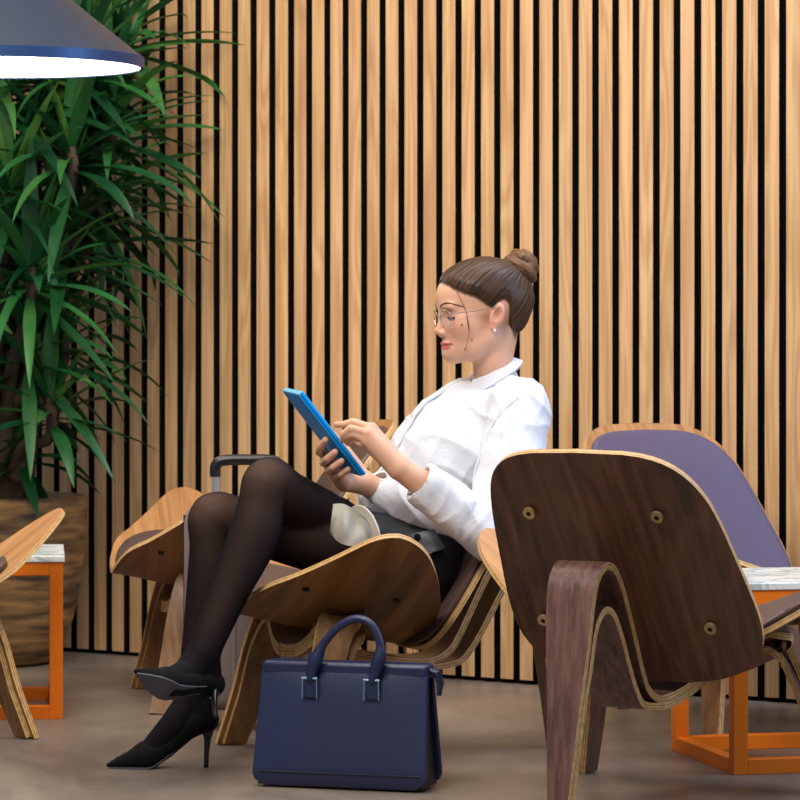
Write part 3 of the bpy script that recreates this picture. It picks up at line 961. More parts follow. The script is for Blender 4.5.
def H(x, y, z): return HO + HF * x + HL * y + UPZ * z
def to_head(p): d = np.asarray(p) - HO; return d @ HF, d @ HL, d @ UPZ

# tablet frame
TC = np.array(A3(P(324, 432, 7.10)))
TE = unit([-.593 * .99, -.216 * .8, .775]); TB = unit([.22, -.975, 0]); TB = unit(TB - TE * (TB @ TE)); TN = unit(np.cross(TE, TB))
if TN[2] > 0: TN = -TN                                  # out of the back: down and forward
def T(a, b, c): return TC + TE * a + TB * b + TN * c

body = Sdf()
# trunk
body.ell(PEL + av * .02 + ft * .01, (.085, .145, .105), RT, .02)
body.ell(PEL + av * .17, (.085, .115, .13), RT, .05)
body.ell(NECK - av * .20 - ft * .01, (.082, .125, .13), RT, .04)
body.chain([SH_L, NECK - av * .10 - ft * .01, SH_R], [.040, .040, .036], .02)
# neck and head
body.chain([A3(P(494, 408, 7.31)), A3(P(495, 384, 7.295)), H(-.004, 0, -.095), H(-.014, 0, -.03)], [.058, .048, .0435, .047], .012)
body.ell(H(.012, 0, .045), (.098, .073, .080), RH, .01)
body.ell(H(.052, 0, .045), (.0735, .058, .058), RH, .02)
body.ell(H(.055, 0, -.016), (.060, .056, .080), RH, .02)
for s in (1, -1):
    body.chain([H(.022, s * .044, -.046), H(.055, s * .036, -.070), H(.088, s * .010, -.079)], [.016, .016, .0150], .030)
    body.ell(H(.070, s * .038, -.018), (.030, .022, .026), RH, .02)
    body.ell(H(.104, s * .022, .022), (.013, .022, .009), RH, .016)
body.ell(H(.092, 0, -.078), (.0155, .017, .0145), RH, .012)
for s in (1, -1):
    body.ell(H(.118, s * .030, .002), (.016, .017, .012), RH, .012, 'sub')
    body.ell(H(.0935, s * .030, .003), (.0125, .0145, .0125), RH, .003)
body.chain([H(.112, 0, .016), H(.1165, 0, -.012), H(.1235, 0, -.031)], [.0062, .0066, .0074], .010)
for s in (1, -1): body.ell(H(.1135, s * .0095, -.0355), (.0095, .0058, .0065), RH, .005)
body.ell(H(.112, 0, -.040), (.010, .006, .006), RH, .006)
body.ell(H(.1075, 0, -.0585), (.0074, .024, .0046), RH, .0035)
body.ell(H(.1060, 0, -.0683), (.0076, .019, .0049), RH, .0035)
body.chain([H(.0960, -.031, -.0640), H(.112, -.016, -.0632), H(.1172, 0, -.0632), H(.112, .016, -.0632), H(.0960, .031, -.0640)], [.0010, .0013, .0016, .0013, .0010], .002, 'sub')
for s in (1, -1):
    tilt = [unit(HF * .95 + UPZ * .3), unit(HL), unit(UPZ * .95 - HF * .3)]
    body.ell(H(.012, s * .073, .002), (.0175, .010, .029), tilt, .004)
    body.ell(H(.013, s * .0855, .006), (.0102, .0105, .0180), tilt, .004, 'sub')
    body.ell(H(.021, s * .073, -.0235), (.0075, .006, .008), RH, .004)
# arms
body.chain([SH_L, (SH_L + ELB_L) / 2, ELB_L], [.046, .042, .036], .02)
body.chain([ELB_L, ELB_L * .65 + WR_L * .35, WR_L], [.037, .037, .0245], .01)
body.chain([SH_R, (SH_R + ELB_R) / 2, ELB_R], [.046, .042, .036], .02)
body.chain([ELB_R, ELB_R * .65 + WR_R * .35, WR_R], [.037, .037, .0245], .01)
def finger(sd, pts, r0, r1):
    pts = [np.array(p, float) for p in pts]
    n = len(pts); rad = [r0 + (r1 - r0) * i / (n - 1) for i in range(n)]
    sd.chain(pts, rad, .003)
# left hand: back of the hand to the viewer, index and thumb reaching for the screen
def PH(px, py, dY=0): return A3(P(px, py, 6.965 + dY))
kn = [PH(371.5, 428.5, .012), PH(367.5, 433.5, -.004), PH(366.5, 440.5, -.004), PH(369.5, 447, .008)]
for p_, r in zip(kn, (.0135, .0135, .0130, .0120)):
    body.chain([WR_L + (PH(398, 466) - PH(398, 466)), p_ * .45 + WR_L * .55, p_], [.021, .0175, r], .008)
finger(body, [kn[0], PH(353, 422, .012), PH(344, 424.5, .02), PH(336.5, 424.5, .03)], .0098, .0066)
finger(body, [kn[1], PH(351, 428.5, -.010), PH(344, 434, .0), PH(342.5, 440, .012)], .0098, .0070)
finger(body, [kn[2], PH(353, 434, -.008), PH(346, 437, .004), PH(348, 443, .018)], .0094, .0068)
finger(body, [kn[3], PH(360, 443.5, .0), PH(351, 437.5, .006), PH(347.5, 436, .02)], .0086, .0062)
body.chain([WR_L, PH(380, 440, .045), PH(364, 429, .052), PH(352, 426, .05)], [.019, .0165, .0105, .0082], .010)
# right hand: behind the lower end of the tablet, fingers across its back, thumb on the screen side
mc = [T(-.050, -.035, .021), T(-.066, -.030, .026), T(-.082, -.024, .027), T(-.097, -.016, .024)]
for p_, r in zip(mc, (.0135, .0135, .0130, .0120)):
    body.chain([WR_R, p_ * .5 + WR_R * .5 + TN * .020, p_ + TN * .004], [.021, .0170, r], .008)
finger(body, [mc[0], T(-.026, .010, .036), T(-.012, .040, .030), T(-.004, .060, .016)], .0098, .0072)
finger(body, [mc[1], T(-.048, .018, .044), T(-.040, .052, .036), T(-.036, .068, .017)], .0098, .0075)
finger(body, [mc[2], T(-.068, .020, .046), T(-.062, .054, .038), T(-.060, .070, .018)], .0095, .0072)
finger(body, [mc[3], T(-.088, .022, .042), T(-.085, .050, .034), T(-.084, .064, .017)], .0086, .0066)
body.chain([WR_R, T(-.122, -.066, -.018), T(-.066, -.062, -.0215), T(-.022, -.050, -.0175)], [.020, .0165, .0118, .0085], .010)
# legs and feet
def leg_pts(hip, knee, ank, side):
    d = unit(ank - knee); back = unit(np.array([.35, 0.1, 0]) + d * 0)
    back = back - d * (back @ d); back = unit(back)
    calf = knee * .68 + ank * .32 + back * .012
    return [hip, hip * .5 + knee * .5 + UPZ * .004, hip * .15 + knee * .85, knee, knee * .86 + ank * .14 + back * .004, calf, knee * .35 + ank * .65 + back * .005, ank], \
           [.080, .069, .054, .0505, .0475, .0515, .0395, .0315]
LEGS = []
for hip, knee, ank in ((HIP_L, KNEE_L, ANK_L), (HIP_R, KNEE_R, ANK_R)):
    p_, r_ = leg_pts(hip, knee, ank, 1)
    cp_ = catmull([(*a, b) for a, b in zip(p_, r_)], 4)
    LEGS.append(([c[:3] for c in cp_], [c[3] for c in cp_]))
# shoe frames: local x to the toe, z up from the sole plane, heel height .085
SL_o = A3(V((-.480, 7.043, 0))); SLx = unit([-.212, -.018, 0]); SLz = UPZ.copy(); SLy = np.cross(SLz, SLx)
def SLw(p): return SL_o + SLx * p[0] + SLy * p[1] + SLz * p[2]
toe_w = A3(P(147, 674, 6.77)); heel_w = A3(P(211, 688, 6.905))
v_w = unit(toe_w - heel_w); w_w = np.array([-.04, .042, .062]); w_w = unit(w_w - v_w * (w_w @ v_w))
v_l = unit([.192, 0, -.078]); w_l = np.array([.020, 0, .062]); w_l = unit(w_l - v_l * (w_l @ v_l))
Fw = np.stack([v_w, w_w, np.cross(v_w, w_w)], 1); Fl = np.stack([v_l, w_l, np.cross(v_l, w_l)], 1)
RR = Fw @ Fl.T
SR_heel_l = np.array([-.062, 0, .088])
def SRw(p): return heel_w + RR @ (np.array(p, float) - SR_heel_l)
FEET = []
for W_, ank in ((SLw, ANK_L), (SRw, ANK_R)):
    FEET.append(([ank, W_((-.058, 0, .108))], [.0315, .026]))
    FEET.append(([ank, W_((.002, 0, .090)), W_((.055, 0, .034)), W_((.105, 0, .015))], [.031, .030, .023, .010]))
for pts, rad in LEGS + FEET: body.chain(pts, rad, .006)

def axis(segs):
    out = []
    for a, b, st in segs:
        n = max(1, int(round((b - a) / st))); out += list(a + (b - a) * np.arange(n) / n)
    out.append(segs[-1][1]); return np.array(out)
ax = [axis([(-.70, -.235, .0042), (-.235, .012, .0019), (.012, .085, .0042), (.085, .30, .0019), (.30, .36, .0042)]),
      axis([(6.68, 6.92, .0042), (6.92, 7.37, .002), (7.37, 7.56, .0042)]),
      axis([(-.01, .60, .0042), (.60, .74, .0019), (.74, .84, .004), (.84, 1.11, .0019)])]
bv, bf = body.mesh(ax)
bv = smooth_mesh(bv, bf, 2, .5)

def skin_mat():
    m, nt, b = new_mat('skin'); L = nt.links.new
    at = nt.nodes.new('ShaderNodeAttribute'); at.attribute_name = 'tint'
    L(at.outputs['Color'], b.inputs['Base Color'])
    b.inputs['Roughness'].default_value = .48
    b.inputs['Subsurface Weight'].default_value = .12
    b.inputs['Subsurface Radius'].default_value = (.012, .004, .002)
    b.inputs['Specular IOR Level'].default_value = .4
    tc = nt.nodes.new('ShaderNodeTexCoord'); nz = nt.nodes.new('ShaderNodeTexNoise'); nz.inputs['Scale'].default_value = 320
    L(tc.outputs['Object'], nz.inputs['Vector'])
    bp = nt.nodes.new('ShaderNodeBump'); bp.inputs['Strength'].default_value = .06; bp.inputs['Distance'].default_value = .001
    L(nz.outputs['Fac'], bp.inputs['Height']); L(bp.outputs['Normal'], b.inputs['Normal'])
    return m
M_skin = skin_mat()
person = mk('person', bv, bf, M_skin, None, None, True, 0)
tag(person, 'seated woman in a white shirt and dark skirt, legs crossed, reading on a blue tablet', 'person')
base = np.array(srgb(220, 170, 140)[:3]); col = np.tile(base, (len(bv), 1))
d = bv - HO; hx, hy_, hz = d @ HF, d @ HL, d @ UPZ
def blend(mask, c):
    global col
    c = np.array(srgb(*c)[:3]); col = col * (1 - mask[:, None]) + c * mask[:, None]
def gauss(cx, cy, cz, sx, sy, sz):
    return np.exp(-(((hx - cx) / sx) ** 2 + ((hy_ - cy) / sy) ** 2 + ((hz - cz) / sz) ** 2))
for s in (1, -1):
    blend(.35 * gauss(.085, s * .042, -.022, .03, .022, .02), (222, 140, 120))
    blend(.5 * gauss(.015, s * .08, 0, .03, .014, .04), (224, 138, 112))
    blend(.45 * gauss(.107, s * .03, .008, .012, .02, .010), (176, 120, 100))
blend(.30 * gauss(.128, 0, -.033, .012, .014, .012), (226, 140, 118))
up = ((hx - .1075) / .024) ** 2 + (hy_ / .0325) ** 2 + ((hz + .0596) / .0046) ** 2 < 1
lo = ((hx - .107) / .020) ** 2 + (hy_ / .0265) ** 2 + ((hz + .0678) / .0050) ** 2 < 1
blend((up & (hz < -.0545)).astype(float) * .85, (176, 74, 74)); blend(lo.astype(float) * .85, (196, 84, 82))
for s in (1, -1):
    cm_ = gauss(.013, s * .082, .006, .0085, .008, .014); blend(np.clip(cm_ * 1.2, 0, 1) * .8, (150, 84, 64))  # ear hollow: its shadow is painted into the skin colour
for (mx_, mz_) in ((.088, -.0176), (.064, -.050)):
    blend((((hx - mx_) ** 2 + (hz - mz_) ** 2 < .0022 ** 2) & (hy_ > .03)).astype(float), (120, 76, 60))
for p_ in kn + [PH(336.5, 424.5, .03), PH(347.5, 436, .02)] + mc:
    blend(.35 * np.exp(-((bv - p_) ** 2).sum(1) / .014 ** 2), (222, 140, 116))
# scalp shows the colour of the roots
line_b = np.interp(hx, [-.10, -.062, -.042, -.026, -.018, -.005, .010, .02, .045, .062, .080, .100, .118, .13], [-.045, -.052, -.052, -.020, .028, .036, .030, .012, .030, .040, .047, .056, .070, .078])
rt_ = np.clip((hz - line_b + .002) / .012, 0, 1) * (np.hypot(hx, hy_) < .16) * (np.abs(hy_) < .0785) * (hz > -.06) * (hz < .2)
blend(rt_ * .85, (72, 50, 38))
set_col(person, col)

# ------------------------------------------------------------------ tights
def tights_mat():
    m, nt, b = new_mat('sheer_black_nylon'); L = nt.links.new
    b.inputs['Base Color'].default_value = srgb(16, 10, 16); b.inputs['Roughness'].default_value = .8; b.inputs['Specular IOR Level'].default_value = .15
    tr = nt.nodes.new('ShaderNodeBsdfTransparent')
    lw = nt.nodes.new('ShaderNodeLayerWeight'); lw.inputs['Blend'].default_value = .35
    tc = nt.nodes.new('ShaderNodeTexCoord'); nz = nt.nodes.new('ShaderNodeTexNoise'); nz.inputs['Scale'].default_value = 700
    L(tc.outputs['Object'], nz.inputs['Vector'])
    mr = nt.nodes.new('ShaderNodeMapRange'); mr.inputs['From Min'].default_value = 0; mr.inputs['From Max'].default_value = .6
    mr.inputs['To Min'].default_value = .765; mr.inputs['To Max'].default_value = .985
    L(lw.outputs['Facing'], mr.inputs['Value'])
    at = nt.nodes.new('ShaderNodeAttribute'); at.attribute_name = 'tint'
    sp = nt.nodes.new('ShaderNodeSeparateColor'); L(at.outputs['Color'], sp.inputs[0])
    mk_ = nt.nodes.new('ShaderNodeMath'); mk_.operation = 'MULTIPLY_ADD'; mk_.inputs[1].default_value = -.20
    L(sp.outputs[0], mk_.inputs[0]); L(mr.outputs['Result'], mk_.inputs[2])      # thinner where it is stretched over the knees
    ad = nt.nodes.new('ShaderNodeMath'); ad.operation = 'MULTIPLY_ADD'; ad.inputs[1].default_value = .03; ad.use_clamp = True
    L(nz.outputs['Fac'], ad.inputs[0]); L(mk_.outputs[0], ad.inputs[2])
    ms = nt.nodes.new('ShaderNodeMixShader')
    L(ad.outputs[0], ms.inputs[0]); L(tr.outputs[0], ms.inputs[1]); L(b.outputs[0], ms.inputs[2])
    L(ms.outputs[0], nt.nodes['Material Output'].inputs['Surface'])
    return m
M_tights = tights_mat()
tg = Sdf()
for pts, rad in LEGS + FEET: tg.chain(pts, [r + .0022 for r in rad], .006)
tv, tf_ = tg.mesh(vox=.0042); tv = smooth_mesh(tv, tf_, 2)
tights = mk('tights', tv, tf_, M_tights, person, None, True, 0)
kk = np.zeros(len(tv))
for kq in (KNEE_L + np.array([-.02, 0, .02]), KNEE_R + np.array([-.02, 0, .025])): kk = np.maximum(kk, np.exp(-((tv - kq) ** 2).sum(1) / .075 ** 2))
for fq, rr in ((A3(P(165, 730, 7.04)), .085), (A3(P(195, 715, 7.06)), .06), (A3(P(180, 672, 6.83)), .07), (A3(P(206, 672, 6.89)), .05)):
    kk = kk - .8 * np.exp(-((tv - fq) ** 2).sum(1) / rr ** 2)          # reinforced, darker foot
set_col(tights, np.stack([kk] * 3, 1))

# ------------------------------------------------------------------ skirt
M_skirt = plain('dark_grey_coated_cotton', srgb(22, 23, 28), .58, spec=.3, bump=.25, bscale=260)
M_skirthem = plain('light_grey_satin', srgb(156, 153, 142), .5, spec=.4, bump=.3, bscale=60)
sk = Sdf()
sk.ell(PEL + av * .0 - ft * .012, (.120, .170, .120), RT, .03)
sk.chain([PEL + av * .02 - ft * .02, PEL + av * .11 - ft * .02], [.112, .098], .03)
hemL = HIP_L * .60 + KNEE_L * .40; hemR = HIP_R * .48 + KNEE_R * .52
sk.chain([HIP_L, HIP_L * .5 + hemL * .5, hemL], [.094, .090, .083], .05)
sk.chain([HIP_R, HIP_R * .5 + hemR * .5, hemR], [.088, .080, .074], .03)
sk.half(hemL, KNEE_L - HIP_L, .12, .002)
sk.half(hemR, KNEE_R - HIP_R + np.array([.05, 0, -.05]), .11, .002)
sv, sf = sk.mesh(vox=.004); sv = smooth_mesh(sv, sf, 3)
sn = normals(sv, sf)
disp = np.array([noise.noise(V((p[0] * 16, p[1] * 16, p[2] * 30))) * .004 + abs(noise.noise(V((p[0] * 10 + p[2] * 14, p[1] * 10, p[2] * 8 - p[0] * 14)))) * .006 for p in sv])
sv = sv + sn * disp[:, None]
skirt = mk('skirt', sv, sf, M_skirt, person, None, True, 0)

# ------------------------------------------------------------------ shirt
def cloth_mat():
    m, nt, b = new_mat('white_poplin'); L = nt.links.new
    b.inputs['Base Color'].default_value = srgb(216, 219, 227); b.inputs['Roughness'].default_value = .75
    b.inputs['Sheen Weight'].default_value = .1
    tc = nt.nodes.new('ShaderNodeTexCoord'); nz = nt.nodes.new('ShaderNodeTexNoise'); nz.inputs['Scale'].default_value = 26; nz.inputs['Detail'].default_value = 4
    nz.inputs['Distortion'].default_value = 1.2
    L(tc.outputs['Object'], nz.inputs['Vector'])
    bp = nt.nodes.new('ShaderNodeBump'); bp.inputs['Strength'].default_value = .35; bp.inputs['Distance'].default_value = .008
    L(nz.outputs['Fac'], bp.inputs['Height']); L(bp.outputs['Normal'], b.inputs['Normal'])
    return m
M_shirt = cloth_mat()
sh = Sdf()
sh.ell(NECK - av * .190 - ft * .014, (.112, .156, .160), RT, .04)
sh.ell(PEL + av * .20 - ft * .004, (.116, .15, .17), RT, .05)
for s in (1, -1): sh.ell(NECK - av * .225 + ft * .034 + lt * s * .060, (.052, .064, .070), RT, .05)
sh.chain([SH_L - UPZ * .018, NECK - av * .092 - ft * .012, SH_R - UPZ * .006], [.058, .058, .051], .04)
sh.ell(PEL + av * .115 + ft * .02, (.128, .165, .075), RT, .04)
outL = unit(np.array([.6, -.6, 0]))
# sleeves
CUFF_L = ELB_L * .22 + WR_L * .78; CUFF_R = ELB_R * .22 + WR_R * .78
mL = SH_L * .5 + ELB_L * .5 + np.array([.014, -.006, 0]); mR = SH_R * .5 + ELB_R * .5
el = ELB_L + np.array([.006, -.004, -.012])
sh.chain([SH_L + np.array([-.004, 0, -.004]), mL, el], [.070, .072, .060], .022)
sh.chain([el, el * .55 + CUFF_L * .45 + np.array([0, 0, -.004])], [.058, .050], .02)
sh.cone(el * .60 + CUFF_L * .40 + np.array([0, 0, .001]), CUFF_L, .053, .043, .006)
sh.chain([SH_R, mR, ELB_R], [.056, .064, .058], .02)
sh.chain([ELB_R, ELB_R * .5 + CUFF_R * .5], [.056, .047], .02)
sh.cone(ELB_R * .55 + CUFF_R * .45, CUFF_R, .051, .043, .006)
for c_, w_, e_ in ((CUFF_L, WR_L, ELB_L), (CUFF_R, WR_R, ELB_R)):   # hollow cuff mouths
    u_ = unit(w_ - e_); sh.cone(c_ - u_ * .018, c_ + u_ * .03, .038, .040, .002, 'sub')
cc = A3(P(493, 374, 7.292)); cf = unit([-.83, -.30, -.46])
sh.cone(cc - unit([-.46, -.16, .87]) * .045, cc + unit([-.46, -.16, .87]) * .10, .047, .060, .004, 'sub')
shv, shf = sh.mesh(vox=.0036); shv = smooth_mesh(shv, shf, 2)
shn = normals(shv, shf)
def ridged(x): return 1 - abs(x)
dsp = np.zeros(len(shv))
ua = unit(ELB_L - SH_L); uf = unit(WR_L - ELB_L)
for i, p in enumerate(shv):
    q = V(p)
    a = noise.noise(q * 9.0) * .0045
    w_ = noise.noise_vector(q * 5) * .25
    s1 = ridged(noise.noise(V((q.x * 7 + w_.x, q.y * 7 + w_.y, q.z * 17 + q.x * 12 + w_.z)))) ** 3 * .0055
    s2 = ridged(noise.noise(V(((q.x * 22 - q.z * 10) + w_.x, q.y * 14, q.z * 8 + 4)))) ** 4 * .0040
    dsp[i] = a + s1 + s2 - .0055
shv = shv + shn * dsp[:, None]
shirt = mk('shirt', shv, shf, M_shirt, person, None, True, 0)
bvh = BVHTree.FromPolygons([V(p) for p in shv], shf.tolist())
# turn-back cuff edge and seam lines
def strip(path, w, wdirs, th, name, mat, parent):
    """thin cloth band: path points, half width vectors"""
    vs, fs = [], []
    n = len(path)
    for i, p in enumerate(path):
        t = unit(path[min(i + 1, n - 1)] - path[max(i - 1, 0)]); wd = unit(wdirs[i] - t * (wdirs[i] @ t)); nn = np.cross(t, wd)
        for a, b in ((-1, -1), (1, -1), (1, 1), (-1, 1)):
            vs.append(p + wd * a * w / 2 + nn * b * th / 2)
    for i in range(n - 1):
        for k in range(4):
            k2 = (k + 1) % 4; fs.append((i * 4 + k, i * 4 + k2, i * 4 + 4 + k2, i * 4 + 4 + k))
    fs += [(3, 2, 1, 0), (4 * n - 4, 4 * n - 3, 4 * n - 2, 4 * n - 1)]
    return mk(name, vs, fs, mat, parent, None, True, 50)
def snap(p, dirn, off=.002):
    o = V(p) + V(dirn) * .25
    h = bvh.ray_cast(o, -V(dirn))
    return A3(h[0] + h[1] * off) if h[0] else np.array(p)
pl = []
for t in np.linspace(.05, .93, 22):
    c = NECK * (1 - t) + PEL * t
    pl.append(snap(c, unit(ft + .0 * lt), .0022))
strip(pl, .030, [lt] * len(pl), .0035, 'placket', M_shirt, shirt)
M_btn = plain('pearl_button', srgb(225, 226, 228), .25)
for k in (3, 7, 11, 15):
    b = MB(); c = V(pl[k]); n_ = V(ft); b.tube([c + n_ * .0015, c + n_ * .004], .0055, 14); b.build('button', M_btn, shirt)
# collar: stand and folded leaf round the neck
cl_ = unit(np.cross(cf, UPZ)); cl_ = cl_ if cl_[1] < 0 else -cl_
cu = unit(np.cross(cl_, cf)); cu = cu if cu[2] > 0 else -cu
vs, fs = [], []
NC = 40
for i in range(NC + 1):
    a = math.radians(20 + (360 - 40) * i / NC)
    e = abs(2 * i / NC - 1)                    # 1 at the front points
    rf = .058
    dr = cf * math.cos(a) + cl_ * math.sin(a)
    top = cc + dr * (.049 + .004 * e) + cu * .012
    fold = cc + dr * (.054 + .005 * e) + cu * .0155
    drop = .026 + .020 * e ** 4
    low = cc + dr * (.070 + .026 * e ** 1.3) + cu * (.0165 - drop * .66)
    inn = cc + dr * .048 - cu * .03
    low2 = low - dr * .006 - cu * .006
    vs += [inn, top, fold, low, low2, fold - dr * .006 - cu * .004]
for i in range(NC):
    for k in range(5):
        fs.append((i * 6 + k, i * 6 + k + 1, i * 6 + 7 + k, i * 6 + 6 + k))
mk('collar', vs, [f[::-1] for f in fs], M_shirt, shirt, None, True, 60)

def on_shirt(px, py, off):
    d_ = (P(px, py, 7.0) - V((0, 0, CH))).normalized(); h = bvh.ray_cast(V((0, 0, CH)), d_); return h[0] + h[1] * off
sm = [on_shirt(x, y, .0006) for x, y in ((519, 397), (507, 407), (495, 421), (487, 438), (480, 458), (473, 480))]
b = MB(); b.tube([V(q) for q in catmull(sm, 6)], .0016, 6); b.build('seam', M_shirt, shirt)
# ------------------------------------------------------------------ skirt details: pocket flap, snaps, turned light hem
sbvh = BVHTree.FromPolygons([V(p) for p in sv], sf.tolist())
CAM = V((0, 0, CH))
def on_skirt(px, py, off=.003):
    d_ = (P(px, py, 7.0) - CAM).normalized(); h = sbvh.ray_cast(CAM, d_)
    return (h[0] + h[1] * off, h[1]) if h[0] else (P(px, py, 7.05), V((0, -1, 0)))
def patch(poly, nx, nyy, off, bulge, name, mat, parent, th=.003):
    """cloth patch laid on the skirt between four corner pixels (top left, top right, bottom right, bottom left)"""
    tl, tr_, br, bl = [np.array(q, float) for q in poly]
    g = []
    for j in range(nyy + 1):
        for i in range(nx + 1):
            u, w_ = i / nx, j / nyy
            q = (tl * (1 - u) + tr_ * u) * (1 - w_) + (bl * (1 - u) + br * u) * w_
            p, n_ = on_skirt(q[0], q[1], off)
            g.append((p + n_ * bulge * math.sin(math.pi * u) * w_, n_))
    vs = [p for p, n_ in g] + [p - n_ * th for p, n_ in g]; N = len(g); W = nx + 1; fs = []
    for j in range(nyy):
        for i in range(nx):
            q = (j * W + i, (j + 1) * W + i, (j + 1) * W + i + 1, j * W + i + 1); fs.append(q); fs.append(tuple(x + N for x in q[::-1]))
    loop = list(range(W)) + [j * W + nx for j in range(1, nyy + 1)] + [nyy * W + i for i in range(nx - 1, -1, -1)] + [j * W for j in range(nyy - 1, 0, -1)]
    for k in range(len(loop)):
        a, b_ = loop[k], loop[(k + 1) % len(loop)]; fs.append((a, b_, b_ + N, a + N))
    return mk(name, vs, fs, mat, parent, None, True, 50)
M_flap = plain('slate_flap', srgb(56, 56, 62), .4, bump=.3, bscale=200)
M_snap = plain('dark_snap', srgb(30, 30, 34), .25, .8)
patch([(408, 536), (433, 531), (444, 549), (416, 562)], 10, 8, .006, .012, 'pocket_flap', M_flap, skirt)
patch([(384, 541), (406, 541), (421, 555), (404, 562)], 8, 8, .006, .010, 'pocket_flap', M_flap, skirt)
for px_, py_ in ((416.5, 539), (407, 546)):
    p_, n_ = on_skirt(px_, py_, .010); b = MB(); b.tube([p_ - n_ * .002, p_ + n_ * .002], .0075, 16); b.tube([p_ + n_ * .002, p_ + n_ * .0035], .004, 12); b.build('snap', M_snap, skirt)
# the turned light lining at the hem and its loop
def hem_sheet():
    us = np.linspace(0, 1, 15); vs_, fs_ = [], []
    top = catmull([(*A3(P(333, 504, 6.99)),), (*A3(P(344, 504, 6.975)),), (*A3(P(358, 511, 6.975)),), (*A3(P(374, 515, 7.02)),)], 5)
    bot = catmull([(*A3(P(330, 533, 6.965)),), (*A3(P(340, 543, 6.93)),), (*A3(P(357, 547, 6.925)),), (*A3(P(380, 548, 6.96)),)], 5)
    n = len(top); m = 9
    for lay in (0, 1):
        for j in range(m + 1):
            for i in range(n):
                t = j / m; p = np.array(top[i]) * (1 - t) + np.array(bot[i]) * t
                p = p + np.array([0, -1, 0]) * (.016 * math.sin(math.pi * t) * (1 + .6 * math.sin(i * 1.1 + 2.2 * t)) - .003 * lay)
                vs_.append(p)
    N = n * (m + 1)
    for j in range(m):
        for i in range(n - 1):
            q = (j * n + i, j * n + i + 1, (j + 1) * n + i + 1, (j + 1) * n + i); fs_.append(q); fs_.append(tuple(a + N for a in q[::-1]))
    loop = list(range(n)) + [j * n + n - 1 for j in range(1, m + 1)] + [m * n + i for i in range(n - 2, -1, -1)] + [j * n for j in range(m - 1, 0, -1)]
    for k in range(len(loop)):
        a, b_ = loop[k], loop[(k + 1) % len(loop)]; fs_.append((a, a + N, b_ + N, b_))
    return mk('hem_lining', vs_, fs_, M_skirthem, skirt, None, True, 60)
hem = hem_sheet(); hem['label'] = 'light grey satin lining'
lp = [A3(P(*q)) for q in ((352, 514, 6.985), (357, 510, 6.97), (364, 511, 6.955), (371, 519, 6.945), (376, 531, 6.94), (379, 547, 6.95))]
lp = [np.array(q) for q in catmull(lp, 6)]
strip(lp, .020, [np.array([.35, -.6, .45])] * len(lp), .004, 'hem_loop', plain('pale_binding', srgb(206, 200, 186), .4), skirt)

# ------------------------------------------------------------------ hair
M_hair, nt_, b_ = new_mat('brown_hair')
at_ = nt_.nodes.new('ShaderNodeAttribute'); at_.attribute_name = 'tint'
nt_.links.new(at_.outputs['Color'], b_.inputs['Base Color'])
at2_ = nt_.nodes.new('ShaderNodeAttribute'); at2_.attribute_name = 'cover'
tr_ = nt_.nodes.new('ShaderNodeBsdfTransparent'); mx_ = nt_.nodes.new('ShaderNodeMixShader')
sp_ = nt_.nodes.new('ShaderNodeSeparateColor'); nt_.links.new(at2_.outputs['Color'], sp_.inputs[0])
nt_.links.new(sp_.outputs[0], mx_.inputs[0]); nt_.links.new(tr_.outputs[0], mx_.inputs[1]); nt_.links.new(b_.outputs[0], mx_.inputs[2])
nt_.links.new(mx_.outputs[0], nt_.nodes['Material Output'].inputs['Surface'])
b_.inputs['Roughness'].default_value = .42; b_.inputs['Specular IOR Level'].default_value = .28; b_.inputs['Anisotropic'].default_value = .5
BUN = H(-.067, 0, .107)
hr = Sdf()
hr.ell(H(.014, 0, .047), (.1015, .0795, .0865), RH, .01)
hr.ell(H(.050, 0, .052), (.079, .065, .062), RH, .02)
hr.ell(H(-.040, 0, .012), (.042, .058, .058), RH, .03)
hr.chain([H(-.045, 0, .06), H(-.060, 0, .095)], [.05, .028], .03)
hv, hf_ = hr.mesh(vox=.0024)
hv = smooth_mesh(hv, hf_, 1)
d = hv - HO; hx, hy_, hz = d @ HF, d @ HL, d @ UPZ
# hairline height as a function of the distance along the head (front to nape)
line = np.interp(hx, [-.10, -.062, -.042, -.026, -.018, -.005, .010, .02, .045, .062, .080, .100, .118, .13],
                 [-.045, -.052, -.052, -.020, .028, .036, .030, .012, .030, .040, .047, .056, .070, .078])
line = line + .006 * np.clip(1 - np.abs(hy_) / .05, 0, 1) * (hx > .08)
line = line + np.array([noise.noise(V((a * 220, b_ * 90, c_ * 60))) for a, b_, c_ in zip(hx, hy_, hz)]) * .0022
below = hz < line
# below the line the surface sinks under the skin
sink = np.clip((line - hz) / .009, 0, 1.6) + .24 * np.clip(1 - (hz - line) / .030, 0, 1) * (hz >= line) + .24 * (hz < line)
hn = normals(hv, hf_)
bd = hv - BUN; bd = bd / (np.linalg.norm(bd, axis=1)[:, None] + 1e-9)
bax = unit(H(.03, 0, .0) - BUN); e1 = unit(np.cross(bax, HL)); e2 = HL
phi = np.arctan2(bd @ e1, bd @ e2)
fl_ = np.array([noise.noise(V((math.cos(a) * 26, math.sin(a) * 26, 1.5 * q))) + .6 * noise.noise(V((math.cos(a) * 60, math.sin(a) * 60, 2 * q + 9))) for a, q in zip(phi, np.linalg.norm(hv - BUN, axis=1) * 6)])
hv2 = hv + hn * (fl_ * .0014)[:, None] - hn * (sink * .019)[:, None]
hc = np.tile(np.array(srgb(40, 27, 20)[:3]), (len(hv), 1))
tt = np.clip(fl_ * .55 + .35, 0, 1)[:, None]
hc = hc * (1 - tt) + np.array(srgb(92, 63, 40)[:3]) * tt
keep = ~(sink[hf_].min(1) >= 1.80)
hair = mk('hair', hv2, hf_[keep], M_hair, person, None, True, 0)
set_col(hair, hc)
